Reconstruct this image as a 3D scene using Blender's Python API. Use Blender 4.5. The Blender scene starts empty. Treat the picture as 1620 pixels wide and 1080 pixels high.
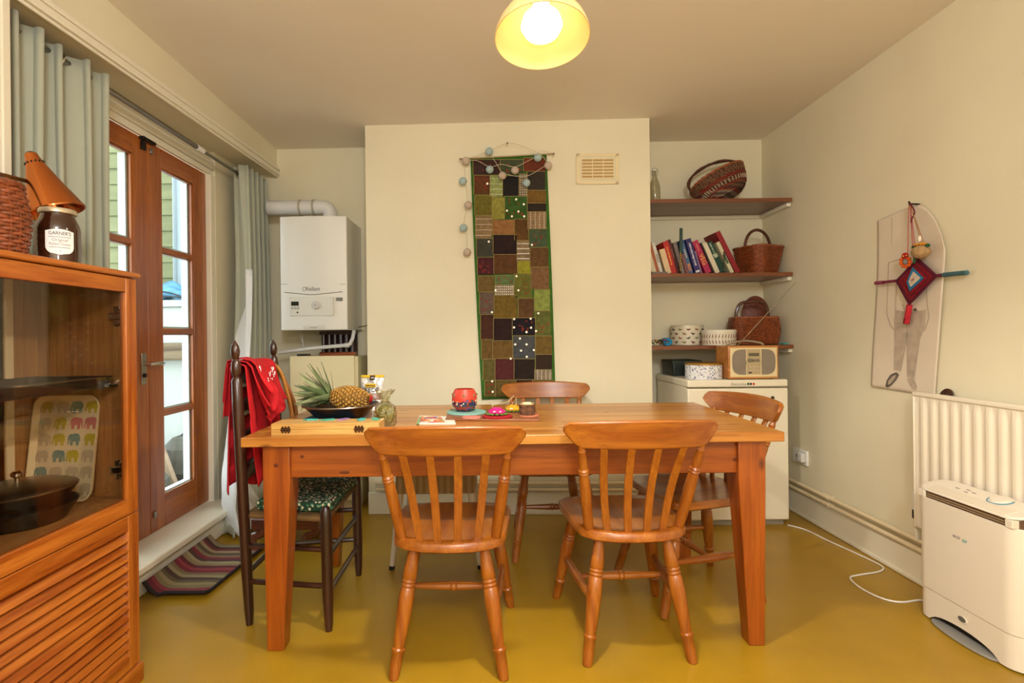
import bpy, bmesh, math, random
from mathutils import Vector, Matrix, Euler
random.seed(7)
S = bpy.context.scene
C = S.collection
PI = math.pi

# ------------------------------------------------------------------ camera
F, CX, CY, ROLL, H = 840.0, 772.0, 530.0, 0.011, 1.125
cd = bpy.data.cameras.new('camera'); cam = bpy.data.objects.new('camera', cd); C.objects.link(cam)
cd.sensor_width = 36; cd.lens = 36*F/1620
cd.shift_x = (810-CX)/1620; cd.shift_y = (CY-540)/1620
cd.clip_start = 0.02
cam.matrix_world = Matrix.Translation((0, 0, H)) @ Matrix.Rotation(PI/2, 4, 'X') @ Matrix.Rotation(-ROLL, 4, 'Z')
S.camera = cam

# ------------------------------------------------------------------ light
S.view_settings.view_transform = 'Standard'
try: S.view_settings.look = 'None'
except Exception: pass
S.view_settings.gamma = 1; S.view_settings.use_curve_mapping = False
S.view_settings.exposure = 0.5
w = bpy.data.worlds.new('sky'); S.world = w; w.use_nodes = True
w.node_tree.nodes['Background'].inputs[0].default_value = (0.86, 0.93, 1.0, 1)
w.node_tree.nodes['Background'].inputs[1].default_value = 4.2

def area(name, loc, target, size, power, col):
    l = bpy.data.lights.new(name, 'AREA'); l.shape = 'DISK'; l.size = size; l.energy = power; l.color = col
    o = bpy.data.objects.new(name, l); C.objects.link(o); o.location = loc
    o.rotation_euler = (Vector(target)-Vector(loc)).to_track_quat('-Z', 'Y').to_euler()
    return o
# the photographer's flash, just above the lens
fl0 = bpy.data.lights.new('camera_flash', 'POINT'); fl0.energy = 14; fl0.shadow_soft_size = 0.05; fl0.color = (0.92, 0.95, 1.0)
fo0 = bpy.data.objects.new('camera_flash', fl0); C.objects.link(fo0); fo0.location = (0.03, -0.04, 1.40)
# added fill behind the camera to brighten the room; no lamp known there
pl = bpy.data.lights.new('rear_fill_light', 'POINT'); pl.energy = 90; pl.shadow_soft_size = 0.22; pl.color = (0.92, 0.95, 1.0)
po = bpy.data.objects.new('rear_fill_light', pl); C.objects.link(po); po.location = (0.25, -0.8, 2.12)

# ------------------------------------------------------------------ helpers
def ray(px, py):
    dx, dy = px-CX, CY-py
    c, s = math.cos(ROLL), math.sin(ROLL)
    return (dx*c+dy*s)/F, (-dx*s+dy*c)/F
def at(px, py, Y=None, X=None, Z=None):      # point of the room seen at a photo pixel, on a plane of the room
    u, v = ray(px, py)
    t = Y if Y is not None else (X/u if X is not None else (Z-H)/v)
    return Vector((u*t, t, H+v*t))
BA, BB = 3.348, -0.0382      # chimney breast front: Y = BA + BB*X
AA, AB = 3.749, -0.0255      # alcove back wall
def at_breast(px, py, off=0.0):
    u, v = ray(px, py); t = (BA-off)/(1-BB*u)
    return Vector((u*t, t, H+v*t))
def breastY(x): return BA+BB*x
def backY(x): return AA+AB*x

def lin(c):
    r = []
    for v in c:
        v = v/255.0
        r.append(v/12.92 if v <= 0.04045 else ((v+0.055)/1.055)**2.4)
    return (r[0], r[1], r[2], 1)
MATS = {}
def mat(name, col, rough=0.5, metal=0.0, var=0.0, vscale=6.0, bump=0.0, bscale=80.0, trans=0.0, emis=0.0, sheen=0.0, coat=0.0, stretch=None, spec=0.5, ior=1.45):
    if name in MATS: return MATS[name]
    m = bpy.data.materials.new(name); m.use_nodes = True; nt = m.node_tree; b = nt.nodes['Principled BSDF']
    L = lin(col)
    b.inputs['Base Color'].default_value = L; b.inputs['Roughness'].default_value = rough; b.inputs['Metallic'].default_value = metal
    b.inputs['Specular IOR Level'].default_value = spec; b.inputs['IOR'].default_value = ior
    if trans: b.inputs['Transmission Weight'].default_value = trans
    if coat: b.inputs['Coat Weight'].default_value = coat; b.inputs['Coat Roughness'].default_value = 0.15
    if sheen: b.inputs['Sheen Weight'].default_value = sheen
    if emis: b.inputs['Emission Color'].default_value = L; b.inputs['Emission Strength'].default_value = emis
    tc = nt.nodes.new('ShaderNodeTexCoord'); mp = nt.nodes.new('ShaderNodeMapping'); nt.links.new(tc.outputs['Object'], mp.inputs[0])
    if stretch: mp.inputs['Scale'].default_value = stretch
    if var:
        n = nt.nodes.new('ShaderNodeTexNoise'); n.inputs['Scale'].default_value = vscale; n.inputs['Detail'].default_value = 5
        nt.links.new(mp.outputs[0], n.inputs['Vector'])
        r = nt.nodes.new('ShaderNodeValToRGB'); nt.links.new(n.outputs['Fac'], r.inputs[0])
        r.color_ramp.elements[0].position = 0.32; r.color_ramp.elements[1].position = 0.7
        r.color_ramp.elements[0].color = tuple(x*(1-var) for x in L[:3])+(1,)
        r.color_ramp.elements[1].color = tuple(min(1, x*(1+var*0.45)) for x in L[:3])+(1,)
        nt.links.new(r.outputs[0], b.inputs['Base Color'])
    if bump:
        n2 = nt.nodes.new('ShaderNodeTexNoise'); n2.inputs['Scale'].default_value = bscale; n2.inputs['Detail'].default_value = 3
        nt.links.new(mp.outputs[0], n2.inputs['Vector'])
        bp = nt.nodes.new('ShaderNodeBump'); bp.inputs['Strength'].default_value = bump; bp.inputs['Distance'].default_value = 0.01
        nt.links.new(n2.outputs['Fac'], bp.inputs['Height']); nt.links.new(bp.outputs[0], b.inputs['Normal'])
    MATS[name] = m
    return m
def wood(name, c1, c2, axis='x', rough=0.38, dens=26.0, coat=0.25, knots=False):
    key = name+'_'+axis
    if key in MATS: return MATS[key]
    m = bpy.data.materials.new(key); m.use_nodes = True; nt = m.node_tree; b = nt.nodes['Principled BSDF']
    b.inputs['Roughness'].default_value = rough; b.inputs['Coat Weight'].default_value = coat; b.inputs['Coat Roughness'].default_value = 0.25
    tc = nt.nodes.new('ShaderNodeTexCoord'); mp = nt.nodes.new('ShaderNodeMapping'); nt.links.new(tc.outputs['Object'], mp.inputs[0])
    sc = [dens]*3; sc['xyz'.index(axis)] = dens*0.06; mp.inputs['Scale'].default_value = sc
    n = nt.nodes.new('ShaderNodeTexNoise'); n.inputs['Scale'].default_value = 1.0; n.inputs['Detail'].default_value = 6; n.inputs['Distortion'].default_value = 0.8
    nt.links.new(mp.outputs[0], n.inputs['Vector'])
    r = nt.nodes.new('ShaderNodeValToRGB'); nt.links.new(n.outputs['Fac'], r.inputs[0])
    r.color_ramp.elements[0].position = 0.33; r.color_ramp.elements[1].position = 0.66
    r.color_ramp.elements[0].color = lin(c2); r.color_ramp.elements[1].color = lin(c1)
    # fine pores
    mp2 = nt.nodes.new('ShaderNodeMapping'); nt.links.new(tc.outputs['Object'], mp2.inputs[0])
    s2 = [dens*7]*3; s2['xyz'.index(axis)] = dens*0.4; mp2.inputs['Scale'].default_value = s2
    n2 = nt.nodes.new('ShaderNodeTexNoise'); n2.inputs['Scale'].default_value = 1.0; n2.inputs['Detail'].default_value = 2
    nt.links.new(mp2.outputs[0], n2.inputs['Vector'])
    mx = nt.nodes.new('ShaderNodeMix'); mx.data_type = 'RGBA'; mx.blend_type = 'MULTIPLY'
    r2 = nt.nodes.new('ShaderNodeValToRGB'); nt.links.new(n2.outputs['Fac'], r2.inputs[0])
    r2.color_ramp.elements[0].position = 0.3; r2.color_ramp.elements[0].color = (0.72, 0.66, 0.6, 1); r2.color_ramp.elements[1].position = 0.55; r2.color_ramp.elements[1].color = (1, 1, 1, 1)
    mx.inputs['Factor'].default_value = 0.8
    nt.links.new(r.outputs[0], mx.inputs[6]); nt.links.new(r2.outputs[0], mx.inputs[7])
    out = mx.outputs[2]
    if knots:
        v = nt.nodes.new('ShaderNodeTexVoronoi'); v.inputs['Scale'].default_value = 1.0
        mp3 = nt.nodes.new('ShaderNodeMapping'); nt.links.new(tc.outputs['Object'], mp3.inputs[0])
        s3 = [7.5]*3; s3['xyz'.index(axis)] = 3.6; mp3.inputs['Scale'].default_value = s3
        nt.links.new(mp3.outputs[0], v.inputs['Vector'])
        r3 = nt.nodes.new('ShaderNodeValToRGB'); nt.links.new(v.outputs['Distance'], r3.inputs[0])
        r3.color_ramp.elements[0].position = 0.045; r3.color_ramp.elements[0].color = (0.22, 0.12, 0.07, 1)
        r3.color_ramp.elements[1].position = 0.12; r3.color_ramp.elements[1].color = (1, 1, 1, 1)
        mk = nt.nodes.new('ShaderNodeMix'); mk.data_type = 'RGBA'; mk.blend_type = 'MULTIPLY'; mk.inputs['Factor'].default_value = 0.85
        nt.links.new(out, mk.inputs[6]); nt.links.new(r3.outputs[0], mk.inputs[7]); out = mk.outputs[2]
    nt.links.new(out, b.inputs['Base Color'])
    bp = nt.nodes.new('ShaderNodeBump'); bp.inputs['Strength'].default_value = 0.08; bp.inputs['Distance'].default_value = 0.004
    nt.links.new(n2.outputs['Fac'], bp.inputs['Height']); nt.links.new(bp.outputs[0], b.inputs['Normal'])
    MATS[key] = m
    return m
def pane_mat(name, tint=(235, 242, 240), refl=1.0):
    if name in MATS: return MATS[name]
    m = bpy.data.materials.new(name); m.use_nodes = True; nt = m.node_tree
    for n in list(nt.nodes): nt.nodes.remove(n)
    o = nt.nodes.new('ShaderNodeOutputMaterial'); t = nt.nodes.new('ShaderNodeBsdfTransparent'); g = nt.nodes.new('ShaderNodeBsdfGlossy')
    t.inputs[0].default_value = lin(tint); g.inputs['Roughness'].default_value = 0.03
    lw = nt.nodes.new('ShaderNodeLayerWeight'); lw.inputs[0].default_value = 0.5
    pw = nt.nodes.new('ShaderNodeMath'); pw.operation = 'POWER'; pw.inputs[1].default_value = 5; nt.links.new(lw.outputs['Facing'], pw.inputs[0])
    mu = nt.nodes.new('ShaderNodeMath'); mu.operation = 'MULTIPLY_ADD'; mu.inputs[1].default_value = 0.9*refl; mu.inputs[2].default_value = 0.03*refl; nt.links.new(pw.outputs[0], mu.inputs[0])
    mx = nt.nodes.new('ShaderNodeMixShader'); nt.links.new(mu.outputs[0], mx.inputs[0]); nt.links.new(t.outputs[0], mx.inputs[1]); nt.links.new(g.outputs[0], mx.inputs[2])
    nt.links.new(mx.outputs[0], o.inputs[0]); MATS[name] = m
    return m
def ramp_mat(name, axis, span, stops, rough=0.9, noise=0.02, bump=0.3, bscale=300, nscale=20, interp='CONSTANT'):
    # colours laid out in stripes along one object axis
    m = bpy.data.materials.new(name); m.use_nodes = True; nt = m.node_tree; b = nt.nodes['Principled BSDF']; b.inputs['Roughness'].default_value = rough
    tc = nt.nodes.new('ShaderNodeTexCoord'); sx = nt.nodes.new('ShaderNodeSeparateXYZ'); nt.links.new(tc.outputs['Object'], sx.inputs[0])
    n = nt.nodes.new('ShaderNodeTexNoise'); n.inputs['Scale'].default_value = nscale; nt.links.new(tc.outputs['Object'], n.inputs['Vector'])
    a = nt.nodes.new('ShaderNodeMath'); a.operation = 'MULTIPLY_ADD'; a.inputs[1].default_value = noise; nt.links.new(n.outputs['Fac'], a.inputs[0]); nt.links.new(sx.outputs['XYZ'.index(axis)], a.inputs[2])
    mr = nt.nodes.new('ShaderNodeMapRange'); mr.inputs[1].default_value = span[0]; mr.inputs[2].default_value = span[1]; nt.links.new(a.outputs[0], mr.inputs[0])
    r = nt.nodes.new('ShaderNodeValToRGB'); r.color_ramp.interpolation = interp; nt.links.new(mr.outputs[0], r.inputs[0])
    e = r.color_ramp.elements
    while len(e) < len(stops): e.new(0.5)
    for k, (p, c) in enumerate(stops): e[k].position = p; e[k].color = lin(c)
    nt.links.new(r.outputs[0], b.inputs['Base Color'])
    n2 = nt.nodes.new('ShaderNodeTexNoise'); n2.inputs['Scale'].default_value = bscale; nt.links.new(tc.outputs['Object'], n2.inputs['Vector'])
    bp = nt.nodes.new('ShaderNodeBump'); bp.inputs['Strength'].default_value = bump; bp.inputs['Distance'].default_value = 0.003
    nt.links.new(n2.outputs['Fac'], bp.inputs['Height']); nt.links.new(bp.outputs[0], b.inputs['Normal'])
    MATS[name] = m
    return m
def speck(name, base, cols, scale=60, thr=0.25, rough=0.8, metric='EUCLIDEAN', base2=None):
    # small printed specks on a ground colour
    m = bpy.data.materials.new(name); m.use_nodes = True; nt = m.node_tree; b = nt.nodes['Principled BSDF']; b.inputs['Roughness'].default_value = rough
    tc = nt.nodes.new('ShaderNodeTexCoord'); v = nt.nodes.new('ShaderNodeTexVoronoi'); v.distance = metric; v.inputs['Scale'].default_value = scale
    nt.links.new(tc.outputs['Object'], v.inputs['Vector'])
    lt = nt.nodes.new('ShaderNodeMath'); lt.operation = 'LESS_THAN'; lt.inputs[1].default_value = thr; nt.links.new(v.outputs['Distance'], lt.inputs[0])
    sp = nt.nodes.new('ShaderNodeSeparateColor'); nt.links.new(v.outputs['Color'], sp.inputs[0])
    r = nt.nodes.new('ShaderNodeValToRGB'); r.color_ramp.interpolation = 'CONSTANT'; nt.links.new(sp.outputs[0], r.inputs[0])
    e = r.color_ramp.elements
    while len(e) < len(cols): e.new(0.5)
    for k, c in enumerate(cols): e[k].position = k/len(cols); e[k].color = lin(c)
    mx = nt.nodes.new('ShaderNodeMix'); mx.data_type = 'RGBA'; nt.links.new(lt.outputs[0], mx.inputs['Factor']); mx.inputs[6].default_value = lin(base); nt.links.new(r.outputs[0], mx.inputs[7])
    nt.links.new(mx.outputs[2], b.inputs['Base Color']); MATS[name] = m
    return m

class MB:
    def __init__(s): s.v = []; s.f = []
    def add(s, verts, faces, M=None):
        k = len(s.v)
        s.v += [tuple(M @ Vector(p)) if M is not None else tuple(p) for p in verts]
        s.f += [tuple(i+k for i in f) for f in faces]
        return s
    def box(s, c, d, M=None, rz=0):
        x, y, z = d[0]/2, d[1]/2, d[2]/2
        V = [(-x,-y,-z),(x,-y,-z),(x,y,-z),(-x,y,-z),(-x,-y,z),(x,-y,z),(x,y,z),(-x,y,z)]
        T = Matrix.Translation(c) @ Matrix.Rotation(rz, 4, 'Z')
        if M is not None: T = M @ T
        return s.add(V, [(0,3,2,1),(4,5,6,7),(0,1,5,4),(1,2,6,5),(2,3,7,6),(3,0,4,7)], T)
    def bb(s, x0, x1, y0, y1, z0, z1, M=None):
        return s.box(((x0+x1)/2, (y0+y1)/2, (z0+z1)/2), (abs(x1-x0), abs(y1-y0), abs(z1-z0)), M)
    def hexa(s, b, t):       # two quads of corners (bottom, top), same winding
        return s.add(list(b)+list(t), [(0,3,2,1),(4,5,6,7),(0,1,5,4),(1,2,6,5),(2,3,7,6),(3,0,4,7)])
    def prism(s, pts, d, M=None):     # polygon (x,y) extruded by vector d in z
        n = len(pts); V = [(p[0], p[1], 0) for p in pts]+[(p[0], p[1], d) for p in pts]
        Fc = [tuple(range(n-1, -1, -1)), tuple(range(n, 2*n))]+[(i, (i+1) % n, n+(i+1) % n, n+i) for i in range(n)]
        return s.add(V, Fc, M)
    def tube(s, path, r, seg=8, cap=True, closed=False, flat=None):
        P = [Vector(p) for p in path]; n = len(P)
        R = r if isinstance(r, (list, tuple)) else [r]*n
        V = []; up = None
        for i in range(n):
            if closed: d = P[(i+1) % n]-P[i-1]
            else: d = P[min(i+1, n-1)]-P[max(i-1, 0)]
            d = d.normalized() if d.length > 1e-9 else Vector((0, 0, 1))
            if up is None:
                up = Vector((0, 0, 1)) if abs(d.z) < 0.9 else Vector((1, 0, 0))
            a = d.cross(up)
            a = a.normalized() if a.length > 1e-6 else d.orthogonal().normalized()
            b = a.cross(d).normalized(); up = b
            for k in range(seg):
                t = 2*PI*k/seg
                fb = flat if flat else 1.0
                V.append(P[i]+a*(R[i]*math.cos(t))+b*(R[i]*fb*math.sin(t)))
        Fc = []
        for i in range(n if closed else n-1):
            j = (i+1) % n
            for k in range(seg):
                Fc.append((i*seg+k, i*seg+(k+1) % seg, j*seg+(k+1) % seg, j*seg+k))
        if cap and not closed:
            Fc.append(tuple(range(seg-1, -1, -1))); Fc.append(tuple(range((n-1)*seg, n*seg)))
        return s.add(V, Fc)
    def lathe(s, prof, seg=24, M=None, sx=1.0, sy=1.0):   # profile [(r,z)...]
        V = []; Fc = []; n = len(prof)
        for r, z in prof:
            for k in range(seg):
                t = 2*PI*k/seg; V.append((r*math.cos(t)*sx, r*math.sin(t)*sy, z))
        for i in range(n-1):
            for k in range(seg):
                Fc.append((i*seg+k, i*seg+(k+1) % seg, (i+1)*seg+(k+1) % seg, (i+1)*seg+k))
        if prof[0][0] > 1e-5: Fc.append(tuple(range(seg-1, -1, -1)))
        if prof[-1][0] > 1e-5: Fc.append(tuple(range((n-1)*seg, n*seg)))
        return s.add(V, Fc, M)
    def shell(s, prof, seg=24, M=None, th=0.003, sx=1.0, sy=1.0):   # open vessel with wall thickness
        inner = [(max(r-th, 0.0005), z+(th if i == 0 else 0)) for i, (r, z) in enumerate(prof)]
        return s.lathe([(0.0, prof[0][1])]+list(prof)+inner[::-1]+[(0.0, prof[0][1]+th)], seg, M, sx, sy)
    def turned(s, a, b, prof, seg=10):     # turned spindle between two points: [(t, r)...]
        a, b = Vector(a), Vector(b)
        return s.tube([a+(b-a)*t for t, r in prof], [r for t, r in prof], seg)
    def grid(s, fn, nu, nv, th=0.0, closed_u=False):
        V = [Vector(fn(i/nu, j/nv)) for j in range(nv+1) for i in range(nu+1)]
        Fc = [(j*(nu+1)+i, j*(nu+1)+i+1, (j+1)*(nu+1)+i+1, (j+1)*(nu+1)+i) for j in range(nv) for i in range(nu)]
        return s.add(V, Fc)
    def ball(s, c, r, seg=12, rings=8, sc=(1, 1, 1), M=None):
        T = Matrix.Translation(c) @ Matrix.Diagonal((sc[0], sc[1], sc[2], 1))
        if M is not None: T = Matrix.Translation(c) @ M @ Matrix.Diagonal((sc[0], sc[1], sc[2], 1))
        return s.lathe([(r*math.sin(PI*i/rings), -r*math.cos(PI*i/rings)) for i in range(rings+1)], seg, T)
    def build(s, name, m, parent=None, smooth=35, bevel=0.0, seg=2, world=True, solid=0.0, sub=0, soff=0):
        off = Vector((0, 0, 0))
        if parent is not None and world:
            off = ROOT.get(parent.name, Vector((0, 0, 0)))
        me = bpy.data.meshes.new(name)
        me.from_pydata([tuple(Vector(p)-off) for p in s.v], [], s.f)
        bm = bmesh.new(); bm.from_mesh(me); bmesh.ops.remove_doubles(bm, verts=bm.verts, dist=1e-6); bmesh.ops.recalc_face_normals(bm, faces=bm.faces); bm.to_mesh(me); bm.free()
        o = bpy.data.objects.new(name, me); C.objects.link(o)
        if m is not None: me.materials.append(m)
        if parent is not None: o.parent = parent
        if solid:
            md = o.modifiers.new('solid', 'SOLIDIFY'); md.thickness = solid; md.offset = soff
        if sub:
            md = o.modifiers.new('sub', 'SUBSURF'); md.levels = sub; md.render_levels = sub
        if bevel:
            md = o.modifiers.new('bevel', 'BEVEL'); md.width = bevel; md.segments = seg; md.limit_method = 'ANGLE'; md.angle_limit = math.radians(40); md.harden_normals = False
        if smooth:
            for p in me.polygons: p.use_smooth = True
            if not sub: me.set_sharp_from_angle(angle=math.radians(smooth))
        if parent is not None and world: ROOT[o.name] = off
        return o
ROOT = {}
def tag(o, label, cat, group=None):
    o['label'] = label; o['category'] = cat
    if group: o['group'] = group
    return o
def thing(name, label, cat, loc=(0, 0, 0), rz=0, group=None):
    o = bpy.data.objects.new(name, None); C.objects.link(o); o.empty_display_size = 0.05
    o.location = loc; o.rotation_euler = (0, 0, rz); ROOT[o.name] = Vector(loc)
    return tag(o, label, cat, group)
def struct(o): o['kind'] = 'structure'; return o
def dup(root, loc, rz, label):
    r = root.copy(); C.objects.link(r); r.location = loc; r.rotation_euler = (0, 0, rz); r['label'] = label; ROOT[r.name] = Vector(loc)
    for ch in list(root.children):
        c = ch.copy(); C.objects.link(c); c.parent = r
        for g in list(ch.children):
            d = g.copy(); C.objects.link(d); d.parent = c
    return r
def text(name, body, m, parent, M, size=0.02, depth=0.0006, align='CENTER', sx=1.0, shear=0.0):
    cu = bpy.data.curves.new(name, 'FONT'); cu.body = body; cu.size = size; cu.extrude = depth; cu.align_x = align; cu.align_y = 'CENTER'; cu.shear = shear; cu.resolution_u = 3
    t = bpy.data.objects.new(name, cu); C.objects.link(t)
    dg = bpy.context.evaluated_depsgraph_get(); me = bpy.data.meshes.new_from_object(t.evaluated_get(dg))
    bpy.data.objects.remove(t); bpy.data.curves.remove(cu)
    off = ROOT.get(parent.name, Vector((0, 0, 0)))
    me.transform(Matrix.Translation(-off) @ M @ Matrix.Diagonal((sx, 1, 1, 1))); me.materials.clear(); me.materials.append(m)
    o = bpy.data.objects.new(name, me); C.objects.link(o); o.parent = parent
    return o
def marks(name, m, parent, M, length, height, n):
    b = MB(); rr = random.Random(n*7+int(length*1e4)); x = -length/2; st = length/n
    for k in range(n): b.box((x+st*(k+.5), rr.uniform(-.06, .06)*height, 0), (st*rr.uniform(.45, .8), height*rr.uniform(.55, 1), .0006), M)
    o = b.build(name, m, parent, smooth=0); o['kind'] = 'stuff'
    return o
def face_cam(p): return Matrix.Translation(p) @ Matrix.Rotation(PI/2, 4, 'X')                  # text read from -Y
def face_left(p): return Matrix.Translation(p) @ Matrix.Rotation(-PI/2, 4, 'Z') @ Matrix.Rotation(PI/2, 4, 'X')   # read from -X
def axis_mat(o, d):       # local z -> d
    return Matrix.Translation(o) @ Vector(d).to_track_quat('Z', 'Y').to_matrix().to_4x4()
def rrect(a, b, r, n=5):
    P = []
    for cx, cy, t0 in ((a-r, b-r, 0), (-a+r, b-r, PI/2), (-a+r, -b+r, PI), (a-r, -b+r, 1.5*PI)):
        for k in range(n+1):
            t = t0+PI/2*k/n; P.append((cx+r*math.cos(t), cy+r*math.sin(t)))
    return P
def smooth_path(P, n=6):
    P = [Vector(p) for p in P]; out = []
    for i in range(len(P)-1):
        a, b, c, d = P[max(i-1, 0)], P[i], P[i+1], P[min(i+2, len(P)-1)]
        for k in range(n):
            t = k/n
            out.append(0.5*((2*b)+(c-a)*t+(2*a-5*b+4*c-d)*t*t+(3*b-a-3*c+d)*t**3))
    out.append(P[-1]); return out

# ------------------------------------------------------------------ materials
WALL = mat('cream_wall_paint', (230, 220, 190), 0.6, var=0.05, vscale=2.2, bump=0.08, bscale=35)
CEIL = mat('ceiling_paint', (238, 229, 214), 0.8, var=0.03, vscale=1.5)
TRIM = mat('white_gloss_trim', (236, 228, 206), 0.35)
WHITE = mat('white_enamel', (236, 234, 228), 0.3)
LINO = mat('mustard_vinyl', (166, 128, 27), 0.33, var=0.12, vscale=3.5, bump=0.03, bscale=60)
DOORW = lambda a: wood('door_hardwood', (178, 100, 36), (142, 70, 20), a, 0.3, 24)
CHROME = mat('polished_chrome', (200, 195, 185), 0.15, 1.0)
STEEL = mat('brushed_steel', (150, 145, 138), 0.32, 1.0)
DARKM = mat('dark_metal', (45, 40, 38), 0.35, 0.8)
BLACK = mat('black_plastic', (18, 17, 17), 0.4)
RX, LX, CH = 1.92, -1.492, 2.466
YN = -1.7

# ------------------------------------------------------------------ shell
fl = struct(MB().bb(-2.0, 2.1, YN, 3.95, -0.1, 0).build('floor', LINO, smooth=0))
ce = struct(MB().bb(-2.0, 2.1, YN, 3.95, CH, CH+0.1).build('ceiling', CEIL, smooth=0))
struct(MB().bb(RX, RX+0.15, YN, 3.95, 0, CH).build('wall_right', WALL, smooth=0))
struct(MB().bb(-2.0, 2.1, YN-0.15, YN, 0, CH).build('wall_front', WALL, smooth=0))
struct(MB().hexa([(-2.0, backY(-2.0), 0), (RX, backY(RX), 0), (RX, 3.95, 0), (-2.0, 3.95, 0)], [(-2.0, backY(-2.0), CH), (RX, backY(RX), CH), (RX, 3.95, CH), (-2.0, 3.95, CH)]).build('wall_back', WALL, smooth=0))
BX0, BX1 = -0.768, 1.020
struct(MB().hexa([(BX0, breastY(BX0), 0), (BX1, breastY(BX1), 0), (BX1, backY(BX1)+.01, 0), (BX0, backY(BX0)+.01, 0)],
                 [(BX0, breastY(BX0), CH), (BX1, breastY(BX1), CH), (BX1, backY(BX1)+.01, CH), (BX0, backY(BX0)+.01, CH)]).build('wall_breast', WALL, smooth=0))
# left wall: solid near part, beam over the recess, recessed wall around the doors
RY0, RY1, DX = 1.645, backY(-1.6), -1.70
D0, DM, D1, DZ0, DZ1 = 2.104, 2.66, 3.216, 0.145, 2.12
wl = MB(); wl.bb(-2.0, LX, YN, RY0, 0, CH)
zb = lambda y: 2.262-.057*(3.78-y)/2.13     # the old beam dips towards the room front
wl.hexa([(-2.0, RY0, zb(RY0)+.022), (LX, RY0, zb(RY0)+.022), (LX, RY1, zb(RY1)+.022), (-2.0, RY1, zb(RY1)+.022)], [(-2.0, RY0, CH), (LX, RY0, CH), (LX, RY1, CH), (-2.0, RY1, CH)])
wl.bb(-1.95, DX, RY0, D0, 0, 2.285); wl.bb(-1.79, DX+0.03, D1+0.055, RY1, 0, 2.285); wl.bb(-1.95, DX, D0, D1+.055, DZ1+0.03, 2.285); wl.bb(-1.95, DX, D0, D1+.055, 0, 0.10)
struct(wl.build('wall_left', WALL, smooth=0))
# mouldings: stepped architrave along the beam and down its near end
def moulding(name, x, y0, y1, z0, z1):
    m = MB(); hgt = z1-z0
    for k, (a, b, d) in enumerate(((0, .16, .012), (.16, .3, .024), (.3, .62, .018), (.62, .8, .026), (.8, 1, .014))):
        e0, e1 = zb(y0)-z1+hgt, zb(y1)-z1+hgt; q = lambda f: [(x, y0, z0+f*hgt+zb(y0)-z0), (x+d, y0, z0+f*hgt+zb(y0)-z0), (x+d, y1, z0+f*hgt+zb(y1)-z0), (x, y1, z0+f*hgt+zb(y1)-z0)]
        m.hexa(q(a), q(b))
    return struct(m.build(name, TRIM, bevel=0.003))
moulding('trim_1', LX, RY0-0.09, RY1-0.01, 2.262, 2.335)
t2 = MB()
for a, b, d in ((0, .2, .014), (.2, .36, .026), (.36, .66, .018), (.66, 1, .024)): t2.bb(LX, LX+d, RY0-0.085+a*0.085, RY0-0.085+b*0.085, 0, zb(RY0-.04)-.001)
struct(t2.build('trim_2', TRIM, bevel=0.003))
t3 = MB()      # door casing: head and jamb
for a, b, d in ((0, .4, .02), (.4, .75, .034), (.75, 1, .026)):
    t3.bb(DX, DX+d, D0-0.02, D1+0.05, DZ1+a*0.085, DZ1+b*0.085)
t3.bb(DX-0.06, DX+0.028, D1+.002, D1+0.055, 0.10, DZ1)
struct(t3.build('trim_3', TRIM, bevel=0.004))
t4 = MB(); t4.bb(DX-0.03, -1.50, RY0+.02, D1+0.05, 0.105, 0.14); t4.bb(DX, -1.525, RY0+.02, D1+0.04, 0, 0.105)
struct(t4.build('trim_4', TRIM, bevel=0.008))
bb = MB()
bb.bb(RX-0.022, RX, YN, 3.66, 0, 0.14); bb.bb(RX-0.03, RX, YN, 3.66, 0, 0.02)
struct(bb.build('baseboard_right', TRIM, bevel=0.005))
bb = MB(); e = 0.022
bb.hexa([(BX0, breastY(BX0)-e, 0), (BX1, breastY(BX1)-e, 0), (BX1, breastY(BX1), 0), (BX0, breastY(BX0), 0)], [(BX0, breastY(BX0)-e, .14), (BX1, breastY(BX1)-e, .14), (BX1, breastY(BX1), .14), (BX0, breastY(BX0), .14)])
struct(bb.build('baseboard_back', TRIM, bevel=0.005))

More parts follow.
